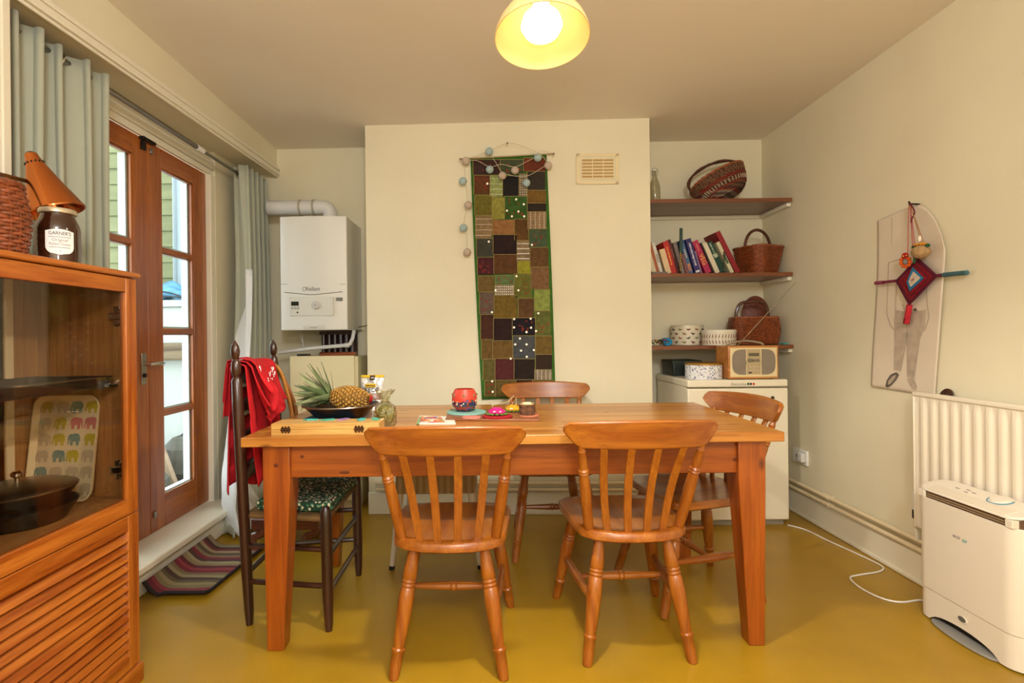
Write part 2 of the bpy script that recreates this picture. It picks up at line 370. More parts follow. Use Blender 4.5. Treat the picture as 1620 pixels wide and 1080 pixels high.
# ------------------------------------------------------------------ french doors
PANE = pane_mat('clear_glass')
BEADW = mat('white_exterior_paint', (240, 242, 240), 0.4)
def door_leaf(name, y0, y1, ls, rs):
    root = MB(); x0, x1 = DX-0.044, DX
    for a, b in ((y0, y0+ls), (y1-rs, y1)): root.bb(x0, x1, a+.0015, b-.0015, DZ0, DZ1)
    d = root.build(name, DOORW('z'), bevel=0.003); struct(d)
    g0, g1, z0, z1 = y0+ls, y1-rs, 0.305, 2.02
    for a, b in ((DZ0, z0), (z1, DZ1)):
        struct(MB().bb(x0, x1, g0-.001, g1+.001, a, b).build('rail', DOORW('y'), d, bevel=0.003))
    st = (z1-z0)/4
    for k in range(1, 4):
        zc = z0+k*st
        m = MB(); m.bb(x0+.006, x1-.002, g0, g1, zc-.013, zc+.013); m.bb(x0, x1-.014, g0, g1, zc-.018, zc+.018)
        m.build('glazing_bar', DOORW('y'), d, bevel=0.003)
    m = MB()      # moulded edge of the glazing on the room side
    m.bb(x1-.016, x1-.003, g0, g0+.009, z0, z1); m.bb(x1-.016, x1-.003, g1-.009, g1, z0, z1)
    m.bb(x1-.016, x1-.003, g0, g1, z0, z0+.009); m.bb(x1-.016, x1-.003, g0, g1, z1-.009, z1)
    m.build('glazing_bead', DOORW('z'), d, bevel=0.003)
    for k in range(4):
        a, b = z0+k*st+(.018 if k else 0), z0+(k+1)*st-(.018 if k < 3 else 0)
        MB().bb(x0+.016, x0+.020, g0, g1, a, b).build('pane', PANE, d, smooth=0)
        m = MB(); m.bb(x0-.022, x0+.014, g0, g0+.012, a, b); m.bb(x0-.022, x0+.014, g1-.012, g1, a, b); m.bb(x0-.022, x0+.014, g0+.012, g1-.012, a, a+.010)
        m.build('outer_bead', BEADW, d, smooth=0)
    return d
d1 = door_leaf('door_1', D0, DM, 0.13, 0.105)
d2 = door_leaf('door_2', DM, D1, 0.118, 0.14)
# handle on the meeting stile
m = MB(); hy = DM-0.045; m.bb(DX, DX+.006, hy-.019, hy+.019, 0.90, 1.055); hp = m.build('handle_plate', STEEL, d1, bevel=0.003)
m = MB(); m.tube([(DX+.004, hy, 1.0), (DX+.042, hy, 1.0)], .008); m.tube([(DX+.04, hy-.004, 1.0), (DX+.044, hy+.03, 1.002), (DX+.042, hy+.10, 0.999)], [.008, .009, .007]); m.build('lever', CHROME, hp)
m = MB(); m.tube([(DX+.006, hy, .945), (DX+.014, hy, .945)], .010, 12); m.build('keyhole', DARKM, hp)
m = MB(); m.bb(DX, DX+.012, DM-.05, DM-.02, 2.06, 2.10); m.tube([(DX+.008, DM-.035, 2.07), (DX+.008, DM-.035, 2.13)], .006); m.bb(DX, DX+.025, DM-.06, DM+.04, 2.105, 2.12)
m.build('top_bolt', DARKM, d1, bevel=.002)
m = MB(); m.bb(DX, DX+.008, DM+.02, DM+.04, .22, .25); m.bb(DX, DX+.008, DM+.02, DM+.04, 2.06, 2.09); m.build('catch', STEEL, d2, bevel=.002)

# ------------------------------------------------------------------ outside the doors
struct(MB().bb(-7.0, -1.96, 0.5, 8.0, -0.12, 0.0).build('yard_paving', mat('grey_paving', (120, 116, 108), 0.9, var=0.3, vscale=5), smooth=0))
CLAD = mat('green_stained_cladding', (132, 130, 92), 0.8, var=0.25, vscale=4, stretch=(0.6, 1, 3))
f = thing('board_fence', 'green stained horizontal board fence outside the glazed doors', 'fence', (-3.6, 5.25, 0))
for k in range(21):
    z = 0.02+k*0.155
    MB().hexa([(-5.2, 5.235, z), (-1.97, 5.235, z), (-1.97, 5.262, z), (-5.2, 5.262, z)], [(-5.2, 5.252, z+.158), (-1.97, 5.252, z+.158), (-1.97, 5.27, z+.158), (-5.2, 5.27, z+.158)]).build('board', CLAD, f, smooth=0)
MB().bb(-5.2, -1.97, 5.275, 5.32, 0, 3.3).build('backing', mat('dark_boarding', (70, 66, 50), .9), f, smooth=0)
GALV = mat('galvanised_steel', (165, 172, 178), 0.5, 0.3)
for x, lb in ((-2.955, 'grey metal post before the board fence beside the blue sheet'), (-3.42, 'grey metal post before the board fence seen through the curtain side door')):
    m = MB(); m.bb(x-.035, x+.035, 5.10, 5.17, 0, 3.2); m.bb(x-.035, x-.028, 5.05, 5.10, 0, 3.2); tag(m.build('fence_post', GALV, smooth=0, bevel=.004), lb, 'post')
RW = mat('white_render', (196, 196, 192), 0.8, var=0.08, vscale=3)
wb = thing('retaining_wall', 'low white rendered garden wall with a timber log set in it', 'wall', (-2.9, 4.7, 0))
MB().bb(-4.6, -1.99, 4.62, 4.98, 0, 1.40).build('masonry', RW, wb, smooth=0, bevel=.01)
MB().bb(-4.62, -1.985, 4.59, 5.0, 1.40, 1.46).build('coping', RW, wb, smooth=0, bevel=.01)
tag(MB().bb(-4.5, -2.0, 4.50, 4.61, 0.94, 1.09).build('timber_log', wood('grey_log', (150, 128, 100), (84, 62, 46), 'x', .8, 14, 0), bevel=.03, seg=3), 'weathered timber beam fixed along the white garden wall', 'log')
def tarp(u, v):
    x = -3.25+u*0.72; y = 4.62+v*0.34
    return (x, y, 1.465+0.155*math.sin(PI*min(1, max(0, v)))**.6*(0.55+0.45*math.sin(PI*u))+.02*math.sin(u*21+v*5)+.012*math.sin(v*17-u*9))
tag(MB().grid(tarp, 26, 14).build('plastic_sheet', mat('pale_blue_plastic', (84, 140, 176), 0.35, var=.5, vscale=7), solid=.003, smooth=60), 'crumpled pale blue plastic sheet on the garden wall', 'sheet')
m = MB()
m.tube(smooth_path([(-3.2, 4.60, 1.475), (-3.0, 4.585, 1.52), (-2.8, 4.585, 1.53), (-2.65, 4.59, 1.49), (-2.62, 4.595, 1.475)]), .008, 6); m.tube(smooth_path([(-3.1, 4.59, 1.475), (-2.95, 4.57, 1.49), (-2.7, 4.57, 1.485), (-2.6, 4.59, 1.475)]), .009, 6)
tag(m.build('garden_hose', mat('dark_hose', (40, 48, 56), .5)), 'dark hose lying in front of the pale blue sheet', 'hose')
RK = mat('grey_stone', (98, 92, 84), 0.9, var=0.35, vscale=9, bump=.4, bscale=30)
for k, (x, y, r, sz) in enumerate(((-2.86, 4.27, .20, .8), (-2.42, 4.22, .20, .95), (-2.68, 3.86, .16, .7), (-3.06, 3.85, .15, .8), (-2.36, 3.72, .14, .8))):
    m = MB(); m.ball((x, y, r*sz*.92), r, 9, 6, (1, .85, sz), Matrix.Rotation(k*1.3, 4, 'Z'))
    m.v = [(p[0]+random.uniform(-.02, .02), p[1]+random.uniform(-.02, .02), max(0, p[2]+random.uniform(-.02, .02))) for p in m.v]
    tag(m.build('rock', RK, smooth=20), ['grey rock against the white garden wall', 'tallest grey rock, beside the leaning plank', 'low grey rock in the middle of the heap', 'grey rock at the fence end of the heap', 'small grey rock beside the house wall'][k], 'rock', 'rocks in the yard')
M_ = Matrix.Translation((-2.46, 3.96, .26)) @ Matrix.Rotation(math.radians(-20), 4, 'Y')
tag(MB().box((0, 0, 0), (.09, .05, .50), M_).build('wooden_plank', wood('old_plank', (170, 140, 112), (130, 100, 76), 'z', .8, 14, 0), bevel=.004), 'short wooden plank leaning against the heap of rocks', 'plank')

# ------------------------------------------------------------------ curtains
CURT = mat('sage_curtain', (176, 178, 158), 0.85, var=0.05, vscale=3, bump=0.1, bscale=350, sheen=.2)
LINI = mat('white_lining', (226, 226, 224), 0.85, bump=0.08, bscale=300)
ROD = (-1.58, 2.17)
rod = thing('curtain_rod', 'thin telescopic chrome rod carrying the sage curtains', 'curtain rod', (ROD[0], 1.70, ROD[1]))
MB().tube([(ROD[0], RY0+.003, ROD[1]), (ROD[0], 2.95, ROD[1])], .0125, 12).build('thick_tube', STEEL, rod)
MB().tube([(ROD[0], 2.95, ROD[1]), (ROD[0], RY1-.004, ROD[1])], .009, 12).build('thin_tube', STEEL, rod)
MB().tube([(ROD[0], 2.90, ROD[1]), (ROD[0], 2.965, ROD[1])], .0155, 12).build('joint_collar', WHITE, rod)
def eyelet(parent, y, ang):
    m = MB(); P = [(ROD[0]+.026*math.cos(t)*math.cos(ang), y+.026*math.cos(t)*math.sin(ang), ROD[1]+.026*math.sin(t)) for t in [2*PI*k/20 for k in range(20)]]
    m.tube(P, .006, 6, closed=True); m.build('eyelet', CHROME, parent)
lc = thing('curtain', 'sage green eyelet curtain gathered behind the oak cabinet', 'curtain', (ROD[0], 1.95, 0.02))
def lcf(u, v):
    z = 2.195-v*2.17; ph = u*5*2*PI+0.5*math.sin(v*3+u*4)
    y = 1.70+u*0.52+.02*math.sin(ph*2)+.03*v*math.sin(u*9); a = .058-.012*v
    return (ROD[0]+a*math.sin(ph)+.012*math.sin(v*4+u*11), y, z)
MB().grid(lcf, 130, 30).build('cloth', CURT, lc, solid=.0025, smooth=80)
for k in range(5): eyelet(lc, 1.745+k*.104, .5*(-1)**k)
rc = thing('curtain', 'sage green eyelet curtain with white lining trailing on the floor by the boiler', 'curtain', (-1.55, 3.5, 0.0))
def rcf(u, v):
    z = 2.215-v*2.205; ph = u*4.5*2*PI+1.0*v
    fl_ = max(0, v-.25)/.75
    y0 = 3.34-.40*fl_**1.8; y1 = 3.66-.05*v
    y = y0+(y1-y0)*u+.012*math.sin(ph*2)
    x = ROD[0]+.02+(.055+.01*v)*math.sin(ph)+.05*v+.06*max(0, v-.86)/.14*(.4+.6*math.sin(u*7)**2)
    return (max(x, -1.655), y, max(z, .012+.02*math.sin(u*20)**2))
MB().grid(rcf, 120, 36).build('cloth', CURT, rc, solid=.0025, smooth=80)
def rlf(u, v):       # white lining turned out along the leading edge, wider towards the floor
    vc = .30+.70*v; wd = .03+.46*v**1.1
    x, y, z = rcf(u*wd, vc)
    return (x+.008+.05*max(0, v-.9)/.1, y-.008-.03*v*(1-u), z+.004)
MB().grid(rlf, 30, 40).build('lining', LINI, rc, solid=.002, smooth=80)
eyelet(rc, 3.40, 1.1)

# ------------------------------------------------------------------ striped rug
cols = [(62, 40, 36), (104, 34, 44), (128, 50, 56), (122, 108, 72), (140, 124, 84), (96, 84, 58), (72, 50, 42), (142, 128, 92), (116, 98, 66), (112, 36, 44), (138, 52, 58), (92, 36, 40), (134, 116, 84), (150, 136, 102), (76, 52, 44), (120, 40, 50), (126, 108, 80), (88, 70, 52), (146, 130, 98), (112, 46, 50), (70, 46, 40), (134, 118, 90)]
stops = [(k/len(cols), cols[k]) for k in range(len(cols))]
RUG = ramp_mat('striped_rug_pile', 'Y', (-0.45, 0.10), stops, noise=.025, nscale=9, bump=.5, bscale=260)
rg = thing('doormat', 'striped red and olive rug curling up against the white door sill', 'rug', (-1.37, 2.75, 0))
def rugf(u, v):
    y = 2.30+v*0.55; x = -1.505+u*(.265+.035*v)
    z = .012+.06*max(0, (.30-u)/.30)**2
    if v < .06: z += .012*(1-v/.06)*(u > .25)
    return (x, y, z)
MB().grid(rugf, 24, 40).build('pile', RUG, rg, solid=.009, smooth=60)
P = [Vector(rugf(k/12, 0)) for k in range(13)]+[Vector(rugf(1, k/12)) for k in range(1, 13)]
MB().tube([p+Vector((0, 0, .002)) for p in P], .007, 6).build('binding', mat('dark_binding', (38, 28, 30), .9), rg)

# ------------------------------------------------------------------ pine dining table
PT = lambda a: wood('pine_top', (202, 142, 62), (166, 100, 32), a, 0.32, 15, .35, True)
PL = lambda a: wood('pine_dark', (172, 90, 20), (136, 60, 8), a, 0.35, 15, .3, True)
TX0, TX1, TY0, TY1, TZ = -0.875, 1.040, 1.867, 2.70, 0.773
tb = thing('dining_table', 'long pine dining table with square tapered legs', 'table', ((TX0+TX1)/2, (TY0+TY1)/2, 0))
nb = 6
for k in range(nb):
    a, b = TY0+(TY1-TY0)*k/nb, TY0+(TY1-TY0)*(k+1)/nb
    MB().bb(TX0, TX1, a+.0003, b-.0003, TZ-.034, TZ).build('top_plank', PT('x'), tb, bevel=.0015 if 0 < k < nb-1 else .003)
az0, az1 = .618, TZ-.034
MB().bb(-.72, .90, 1.918, 1.942, az0, az1).build('apron', PL('x'), tb, bevel=.003)
MB().bb(-.72, .90, 2.63, 2.654, az0, az1).build('apron', PL('x'), tb, bevel=.003)
MB().bb(-.80, -.776, 1.98, 2.58, az0, az1).build('apron', PL('y'), tb, bevel=.003)
MB().bb(.956, .98, 1.98, 2.58, az0, az1).build('apron', PL('y'), tb, bevel=.003)
def leg(x0, x1, y0, y1, bx0, bx1, by0, by1):
    m = MB(); q = lambda a, b, c, d, z: [(a, c, z), (b, c, z), (b, d, z), (a, d, z)]
    m.hexa(q(x0, x1, y0, y1, az0-.02), q(x0, x1, y0, y1, az1)); m.hexa(q(bx0, bx1, by0, by1, 0), q(x0, x1, y0, y1, az0-.02))
    m.build('leg', PL('z'), tb, bevel=.003)
leg(-.812, -.715, 1.90, 1.995, -.805, -.745, 1.905, 1.965)
leg(.892, .989, 1.90, 1.995, .925, .982, 1.905, 1.965)
leg(-.812, -.715, 2.575, 2.668, -.805, -.745, 2.60, 2.66)
leg(.892, .989, 2.575, 2.668, .925, .982, 2.60, 2.66)

KN = mat('pine_knot', (104, 48, 16), .5, var=.4, vscale=60)
for px, py, Y_, r, fx in ((437, 736, 1.90, .0075, 1.2), (478, 722, 1.918, .006, 1.3), (545, 747, 1.918, .006, 3.2), (955, 737, 1.918, .008, 1.6), (1163, 726, 1.918, .007, 1.3), (596, 700, 1.867, .005, 1.8)):
    p = at(px, py, Y=Y_); MB().lathe([(0, 0), (r, 0), (r*.8, .0006), (0, .0008)], 14, axis_mat(p, (0, -1, 0)) @ Matrix.Diagonal((1, 1, 1, 1)), fx, 1).build('knot', KN, tb)
for px, py, r, fx in ((1033, 641, .006, 1.3), (893, 668, .004, 4), (960, 652, .004, 3)):
    p = at(px, py, Z=TZ); MB().lathe([(0, 0), (r, 0), (r*.8, .0004), (0, .0006)], 14, Matrix.Translation(p), fx, 1).build('knot', KN, tb)

# ------------------------------------------------------------------ farmhouse chairs
CW = lambda a: wood('beech_chair', (174, 104, 30), (142, 72, 14), a, 0.34, 20, .35)
LEGP = [(0, .016), (.06, .017), (.16, .0225), (.24, .0245), (.255, .021), (.27, .0245), (.285, .021), (.30, .0245), (.315, .021), (.33, .0245), (.42, .0265), (.55, .0245), (.70, .0205), (.765, .0185), (.775, .023), (.79, .023), (.80, .0195), (.9, .0195), (1, .0165)]
def make_chair(label):
    t = thing('farmhouse_chair', label, 'chair', (0, 0, 0), 0, 'spindle-back chairs around the table')
    def seat_outline(k=1.0):
        P = []
        for a, b in ((.0, -.245), (.08, -.238), (.145, -.215), (.185, -.175), (.195, -.12), (.207, 0), (.216, .1), (.212, .15), (.185, .18), (.10, .193), (0, .196)): P.append((a*k, b*k))
        return P+[(-x, y) for x, y in P[-2:0:-1]]
    o = seat_outline(); n = len(o)
    m = MB(); rings = []
    V = []
    for kk, z in ((.93, .408), (1.0, .418), (1.0, .440), (.97, .447), (.80, .443), (.5, .434), (.2, .432)):
        V += [(x*kk, y*kk, z) for x, y in o]
    Fc = [tuple(range(n-1, -1, -1))]+[(r*n+i, r*n+(i+1) % n, (r+1)*n+(i+1) % n, (r+1)*n+i) for r in range(6) for i in range(n)]+[tuple(range(6*n, 7*n))]
    m.add(V, Fc); m.build('seat', CW('y'), t, smooth=50, world=False)
    FT = [(-.15, .125, .412), (.15, .125, .412)]; FB = [(-.214, .235, 0), (.214, .235, 0)]
    RT = [(-.118, -.165, .412), (.118, -.165, .412)]; RB = [(-.181, -.232, 0), (.181, -.232, 0)]
    for a, b in list(zip(FT, FB))+list(zip(RT, RB)):
        MB().turned(a, b, LEGP, 14).build('leg', CW('z'), t, smooth=40, world=False)
    ends = []
    for i in (0, 1):
        a = Vector(FT[i]).lerp(Vector(FB[i]), .52); b = Vector(RT[i]).lerp(Vector(RB[i]), .52)
        MB().turned(a, b, [(0, .010), (.25, .014), (.44, .017), (.5, .018), (.56, .017), (.75, .014), (1, .010)], 10).build('stretcher', CW('y'), t, world=False)
        ends.append(a.lerp(b, .48))
    MB().turned(ends[0], ends[1], [(0, .009), (.3, .014), (.46, .0165), (.47, .014), (.485, .018), (.515, .018), (.53, .014), (.54, .0165), (.7, .014), (1, .009)], 10).build('stretcher', CW('x'), t, world=False)
    # bowed top rail
    m = MB(); N = 28; V = []
    def cy(x): return -.318+.055*(x/.26)**2
    for i in range(N+1):
        u = -1+2*i/N; x = .26*u
        top = .845-.012*u*u-(.014*(max(0, abs(u)-.93)/.07)**2 if abs(u) > .93 else 0)
        au = abs(u); bot = .748 if au < .80 else .748+.052*((au-.80)/.20)**1.25
        for th in (-.011, .011): V += [(x, cy(x)+th-.010*1, top), (x, cy(x)+th+.006, bot)]
    Fc = []
    for i in range(N):
        a, b = i*4, (i+1)*4
        Fc += [(a, b, b+1, a+1), (a+2, a+3, b+3, b+2), (a, a+2, b+2, b), (a+1, b+1, b+3, a+3)]
    Fc += [(0, 1, 3, 2), (N*4, N*4+2, N*4+3, N*4+1)]
    m.add(V, Fc); m.build('top_rail', CW('x'), t, bevel=.006, seg=3, smooth=45, world=False)
    for s in (-1, 1):
        MB().turned((s*.158, -.175, .438), (s*.203, cy(.203)+.004, .762), [(0, .0165), (.2, .0185), (.45, .0195), (.62, .018), (.66, .016), (.675, .0195), (.695, .016), (.71, .0195), (.73, .0145), (.82, .0155), (.9, .012), (.92, .0145), (.95, .0105), (1, .0105)], 12).build('back_post', CW('z'), t, world=False)
    for xb, xt in ((-.096, -.132), (-.032, -.044), (.032, .044), (.096, .132)):
        m = MB(); V = []; n2 = 10
        yb = -.222+.035*(abs(xb)/.1)**2; yt = cy(xt)+.002
        for i in range(n2+1):
            q = i/n2; x = xb+(xt-xb)*(q**.85); y = yb+(yt-yb)*q+.022*math.sin(PI*q); z = .438+.315*q; wd = .0125+.001*math.sin(PI*q)
            V += [(x-wd, y-.005, z), (x+wd, y-.005, z), (x+wd, y+.005, z), (x-wd, y+.005, z)]
        Fc = [(i*4+k, i*4+(k+1) % 4, i*4+4+(k+1) % 4, i*4+4+k) for i in range(n2) for k in range(4)]+[(3, 2, 1, 0), (n2*4, n2*4+1, n2*4+2, n2*4+3)]
        m.add(V, Fc); m.build('back_slat', CW('z'), t, bevel=.002, smooth=40, world=False)
    return t
ch = make_chair('spindle-back wooden chair drawn up to the table beside the ladder-back chair end')
ch.location = (-.137, 1.972, 0); ch.rotation_euler.z = math.radians(-1); ROOT[ch.name] = Vector(ch.location)
ch['label'] = 'spindle-back wooden chair at the table, its back towards the game box and cellophane bag'
dup(ch, (.500, 2.042, 0), math.radians(1.5), 'spindle-back wooden chair at the long table side nearest the dehumidifier')
dup(ch, (.335, 2.86, 0), math.radians(180), 'spindle-back wooden chair between the table and the patchwork hanging')
dup(ch, (.872, 2.352, 0), math.radians(90+11), 'spindle-back wooden chair at the table end in front of the fridge')

# ------------------------------------------------------------------ dark ladder-back chair
DW = lambda a: wood('dark_oak', (70, 35, 20), (36, 17, 9), a, 0.3, 22, .4)
lb = thing('ladder_back_chair', 'dark turned ladder-back chair with green floral seat at the table end', 'chair', (-.79, 2.27, 0))
RP = [((-.948, 2.085, 0), (-.995, 2.085, 1.115)), ((-.948, 2.455, 0), (-.995, 2.455, 1.115))]
FP = [((-.622, 2.035, 0), (-.63, 2.035, .475)), ((-.622, 2.505, 0), (-.63, 2.505, .475))]
for a, b in RP:
    MB().turned(a, b, [(0, .013), (.05, .018), (.2, .021), (.78, .0215), (.86, .020), (.872, .012), (.885, .0185), (.905, .0195), (.925, .0165), (.935, .010), (.945, .015), (.962, .018), (.98, .0145), (.992, .007), (1, .003)], 14).build('back_post', DW('z'), lb)
for a, b in FP:
    MB().turned(a, b, [(0, .013), (.08, .017), (.3, .021), (.85, .022), (.97, .020), (1, .012)], 14).build('leg', DW('z'), lb)
def lerp(a, b, t): return tuple(a[i]+(b[i]-a[i])*t for i in range(3))
for zz in (.17, .31):
    for s in (0, 1):
        MB().tube([lerp(*RP[s], zz/1.115), lerp(*FP[s], zz/.475)], .011, 8).build('stretcher', DW('x'), lb)
for zz in (.14, .28):
    MB().tube([lerp(*FP[0], zz/.475), lerp(*FP[1], zz/.475)], .011, 8).build('stretcher', DW('y'), lb)
MB().tube([lerp(*RP[0], .2/1.115), lerp(*RP[1], .2/1.115)], .011, 8).build('stretcher', DW('y'), lb)
for zz in (.58, .71, .84, .955):
    def sl(u, v, zz=zz):
        y = 2.085+.37*u; x = -.948-.047*zz/1.115-.03*math.sin(PI*u)
        return (x, y, zz-.032+v*(.052+.018*math.sin(PI*u)))
    MB().grid(sl, 12, 3).build('ladder_slat', DW('y'), lb, solid=.009)
m = MB()
for s in (0, 1): m.tube([(-.955, (2.095, 2.445)[s], .425), (-.632, (2.045, 2.495)[s], .425)], .012)
m.tube([(-.632, 2.045, .425), (-.632, 2.495, .425)], .012); m.tube([(-.955, 2.095, .425), (-.955, 2.445, .425)], .012)
m.hexa([(-.955, 2.10, .415), (-.635, 2.05, .415), (-.635, 2.49, .415), (-.955, 2.44, .415)], [(-.955, 2.10, .437), (-.635, 2.05, .437), (-.635, 2.49, .437), (-.955, 2.44, .437)])
m.build('seat', mat('rush_seat', (120, 90, 50), .8, var=.3, vscale=30), lb)
m = MB()
m.hexa([(-.935, 2.11, .4385), (-.615, 2.062, .4385), (-.615, 2.478, .4385), (-.935, 2.43, .4385)], [(-.93, 2.095, .482), (-.62, 2.06, .482), (-.62, 2.48, .482), (-.93, 2.445, .482)])
cu = m.build('cushion', speck('green_floral_cloth', (28, 62, 42), [(226, 214, 180), (210, 190, 150), (70, 130, 90), (120, 160, 120)], 75, .42), None, bevel=.016, seg=4)
tag(cu, 'dark green floral seat cushion on the ladder-back chair', 'cushion')

# red garment over the chair back
RED = mat('red_jersey', (196, 18, 28), .85, var=.18, vscale=9, bump=.2, bscale=300)
g = thing('red_cardigan', 'red knitted garment with white stitching draped over the ladder-back chair', 'garment', (-.99, 2.26, .55))
def drape(y0, y1, zf, zb, xo, amp, k, ph, top=1.008):
    def fn(u, v):
        y = y0+(y1-y0)*u; xc = -.990-.03*math.sin(PI*(y-2.085)/.37)
        hem_f = zf+.05*math.sin(u*7+ph); hem_b = zb+.03*math.sin(u*5+ph)
        fold = amp*math.sin(u*k+ph)
        if v < .46:      # front fall
            q = 1-v/.46; z = top+(hem_f-top)*q; x = xc+.030+xo+(.02+fold)*q**.7+.045*q*q*(1 if z > .80 else .6)
        elif v > .54:
            q = (v-.54)/.46; z = top+(hem_b-top)*q; x = xc-.030-xo*.6-(.012+fold*.8)*q**.7
        else:
            t = (v-.46)/.08*PI; x = xc+(.030+xo*.8)*math.cos(t); z = top+(.012+xo*.4)*math.sin(t)
        return (x, y, z)
    return fn
MB().grid(drape(2.112, 2.405, .53, .50, 0, .016, 13, 0), 60, 60).build('body', RED, g, solid=.004, smooth=80)
MB().grid(drape(2.125, 2.385, .80, .78, .018, .013, 17, 1.2, 1.014), 50, 50).build('upper_layer', RED, g, solid=.004, smooth=80)
f3 = drape(2.14, 2.24, .87, .85, .034, .010, 9, .5, 1.018)
MB().grid(f3, 24, 40).build('sleeve', RED, g, solid=.004, smooth=80)
fu = drape(2.125, 2.385, .80, .78, .018, .013, 17, 1.2, 1.014)
m = MB()
for k in range(70):
    if k < 26: src, u, v = f3, .1+.75*(k/26), .40-.16*(k/26)+random.uniform(-.015, .015)
    else: src, u, v = fu, .42+.5*random.random(), .40-.10*random.random()
    p = Vector(src(u, v))+Vector((.006, -.001, .003)); a = random.uniform(0, PI)
    m.box(p, (.003, .003, .007), None, a)
st = m.build('white_stitching', mat('white_thread', (236, 226, 222), .8), g, smooth=0); st['kind'] = 'stuff'
# tan strap bag on the far post
TAN = mat('tan_leather', (190, 122, 42), .5, var=.12, vscale=12)
bg = thing('shoulder_bag', 'tan leather strap bag hung on the far post of the ladder-back chair', 'bag', (-.90, 2.47, .5))
def ribbon(P, wd, nrm, m):
    P = smooth_path(P, 6); V = []
    for i, p in enumerate(P): 
        n_ = Vector(nrm); V += [p-n_*wd/2, p+n_*wd/2]
    m.add(V, [(2*i, 2*i+1, 2*i+3, 2*i+2) for i in range(len(P)-1)])
m = MB(); ribbon([(-1.025, 2.421, .965), (-1.0, 2.421, 1.012), (-.955, 2.424, .975), (-.925, 2.43, .88), (-.902, 2.43, .77), (-.900, 2.43, .60)], .026, (.75, -.3, .2), m)
m.build('strap', TAN, bg, solid=.004)
m = MB(); ribbon([(-.955, 2.443, .96), (-.912, 2.45, .86), (-.890, 2.452, .77), (-.888, 2.452, .60)], .024, (.8, -.2, .2), m)
m.build('strap', mat('tan_leather_dark', (150, 86, 28), .5), bg, solid=.004)
m = MB(); m.bb(-.93, -.83, 2.432, 2.470, .50, .615); m.build('pouch', TAN, bg, bevel=.015, seg=3)

# ------------------------------------------------------------------ woven stool behind the table side
LOOM = ramp_mat('loom_weave', 'X', (-.25, .25), [(0, (176, 150, 110))]+[(k/30, (176, 150, 110) if k % 2 else (140, 112, 76)) for k in range(1, 30)], noise=.002, bump=.6, bscale=220, interp='LINEAR')
st = thing('woven_stool', 'woven loom stool on white legs pushed under the far table side', 'stool', (-.265, 2.77, 0))
MB().bb(-.455, -.07, 2.56, 2.95, .36, .495).build('woven_box', LOOM, st, bevel=.012, seg=3)
for x, sx in ((-.435, -1), (-.09, 1)):
    for y, sy in ((2.585, -1), (2.925, 1)):
        MB().tube([(x+sx*.04, y+sy*.02, .014), (x, y, .37)], [.0125, .019], 10).build('leg', mat('chalky_white_paint', (206, 192, 172), .6, var=.1), st)
        MB().tube([(x+sx*.042, y+sy*.021, 0), (x+sx*.04, y+sy*.02, .018)], .014, 10).build('foot_cap', BLACK, st)
tag(MB().bb(-.45, -.075, 2.565, 2.945, .495, .535).build('seat_pad', mat('dark_red_pad', (120, 24, 26), .85), bevel=.014, seg=3), 'dark red pad lying on the woven stool', 'cushion')
# low footstool with scrolled feet
fs = thing('footstool', 'low brown wooden footstool with scrolled feet near the trailing curtain', 'footstool', (-1.12, 2.95, 0))
BWN = lambda a: wood('red_mahogany', (140, 78, 52), (96, 48, 32), a, .25, 22, .5)
MB().bb(-1.29, -.93, 2.86, 3.08, .085, .15).build('frame', BWN('x'), fs, bevel=.008)
MB().bb(-1.28, -.94, 2.87, 3.07, .15, .19).build('pad', mat('brown_pad', (92, 58, 40), .8), fs, bevel=.015, seg=3)
for x in (-1.28, -.985):
    for y in (2.875, 3.03):
        MB().tube(smooth_path([(x+.05, y, .10), (x+.045, y, .07), (x+.02, y, .055), (x-.005, y, .045), (x-.012, y, .02), (x+.01, y, .014)], 5), .014, 8, flat=1.6).build('scroll_foot', BWN('z'), fs)

# ------------------------------------------------------------------ oak cabinet with glazed and louvred doors
OAK = lambda a: wood('oak_cabinet', (186, 108, 36), (142, 66, 12), a, .32, 30, .35)
OAKI = lambda a: wood('oak_veneer_inside', (176, 132, 84), (150, 106, 62), a, .5, 26, 0)
KX, KB, KY0, KY1, KZ = -1.16, -1.482, 0.60, 1.754, 1.342
kb = thing('oak_cabinet', 'oak cabinet with a smoked glass door above a louvred door', 'cabinet', ((KX+KB)/2, (KY0+KY1)/2, 0))
MB().bb(KB, KX+.012, KY0-.01, KY1+.008, KZ-.018, KZ).build('top_board', OAK('y'), kb, bevel=.006, seg=3)
for a, b in ((KY1-.018, KY1), (KY0, KY0+.018)): MB().bb(KB, KX-.02, a, b, .06, KZ-.018).build('side_panel', OAK('z'), kb, bevel=.001)
MB().bb(KB, KB+.008, KY0+.018, KY1-.018, .06, KZ-.018).build('back_panel', OAKI('z'), kb, smooth=0)
MB().bb(KB+.008, KX-.02, KY0+.018, KY1-.018, .575, .611).build('middle_board', OAKI('y'), kb, smooth=0)
MB().bb(KB+.008, KX-.02, KY1-.0185, KY1-.0175, .611, KZ-.018).build('side_lining', OAKI('z'), kb, smooth=0)
MB().bb(KB+.008, KX-.02, KY0+.018, KY1-.018, .06, .08).build('bottom_board', OAKI('y'), kb, smooth=0)
MB().bb(KB, KX+.008, KY0-.004, KY1+.006, 0, .06).build('plinth', OAK('y'), kb, bevel=.003)
DSP = KY0+.577     # two doors meet here, outside the view
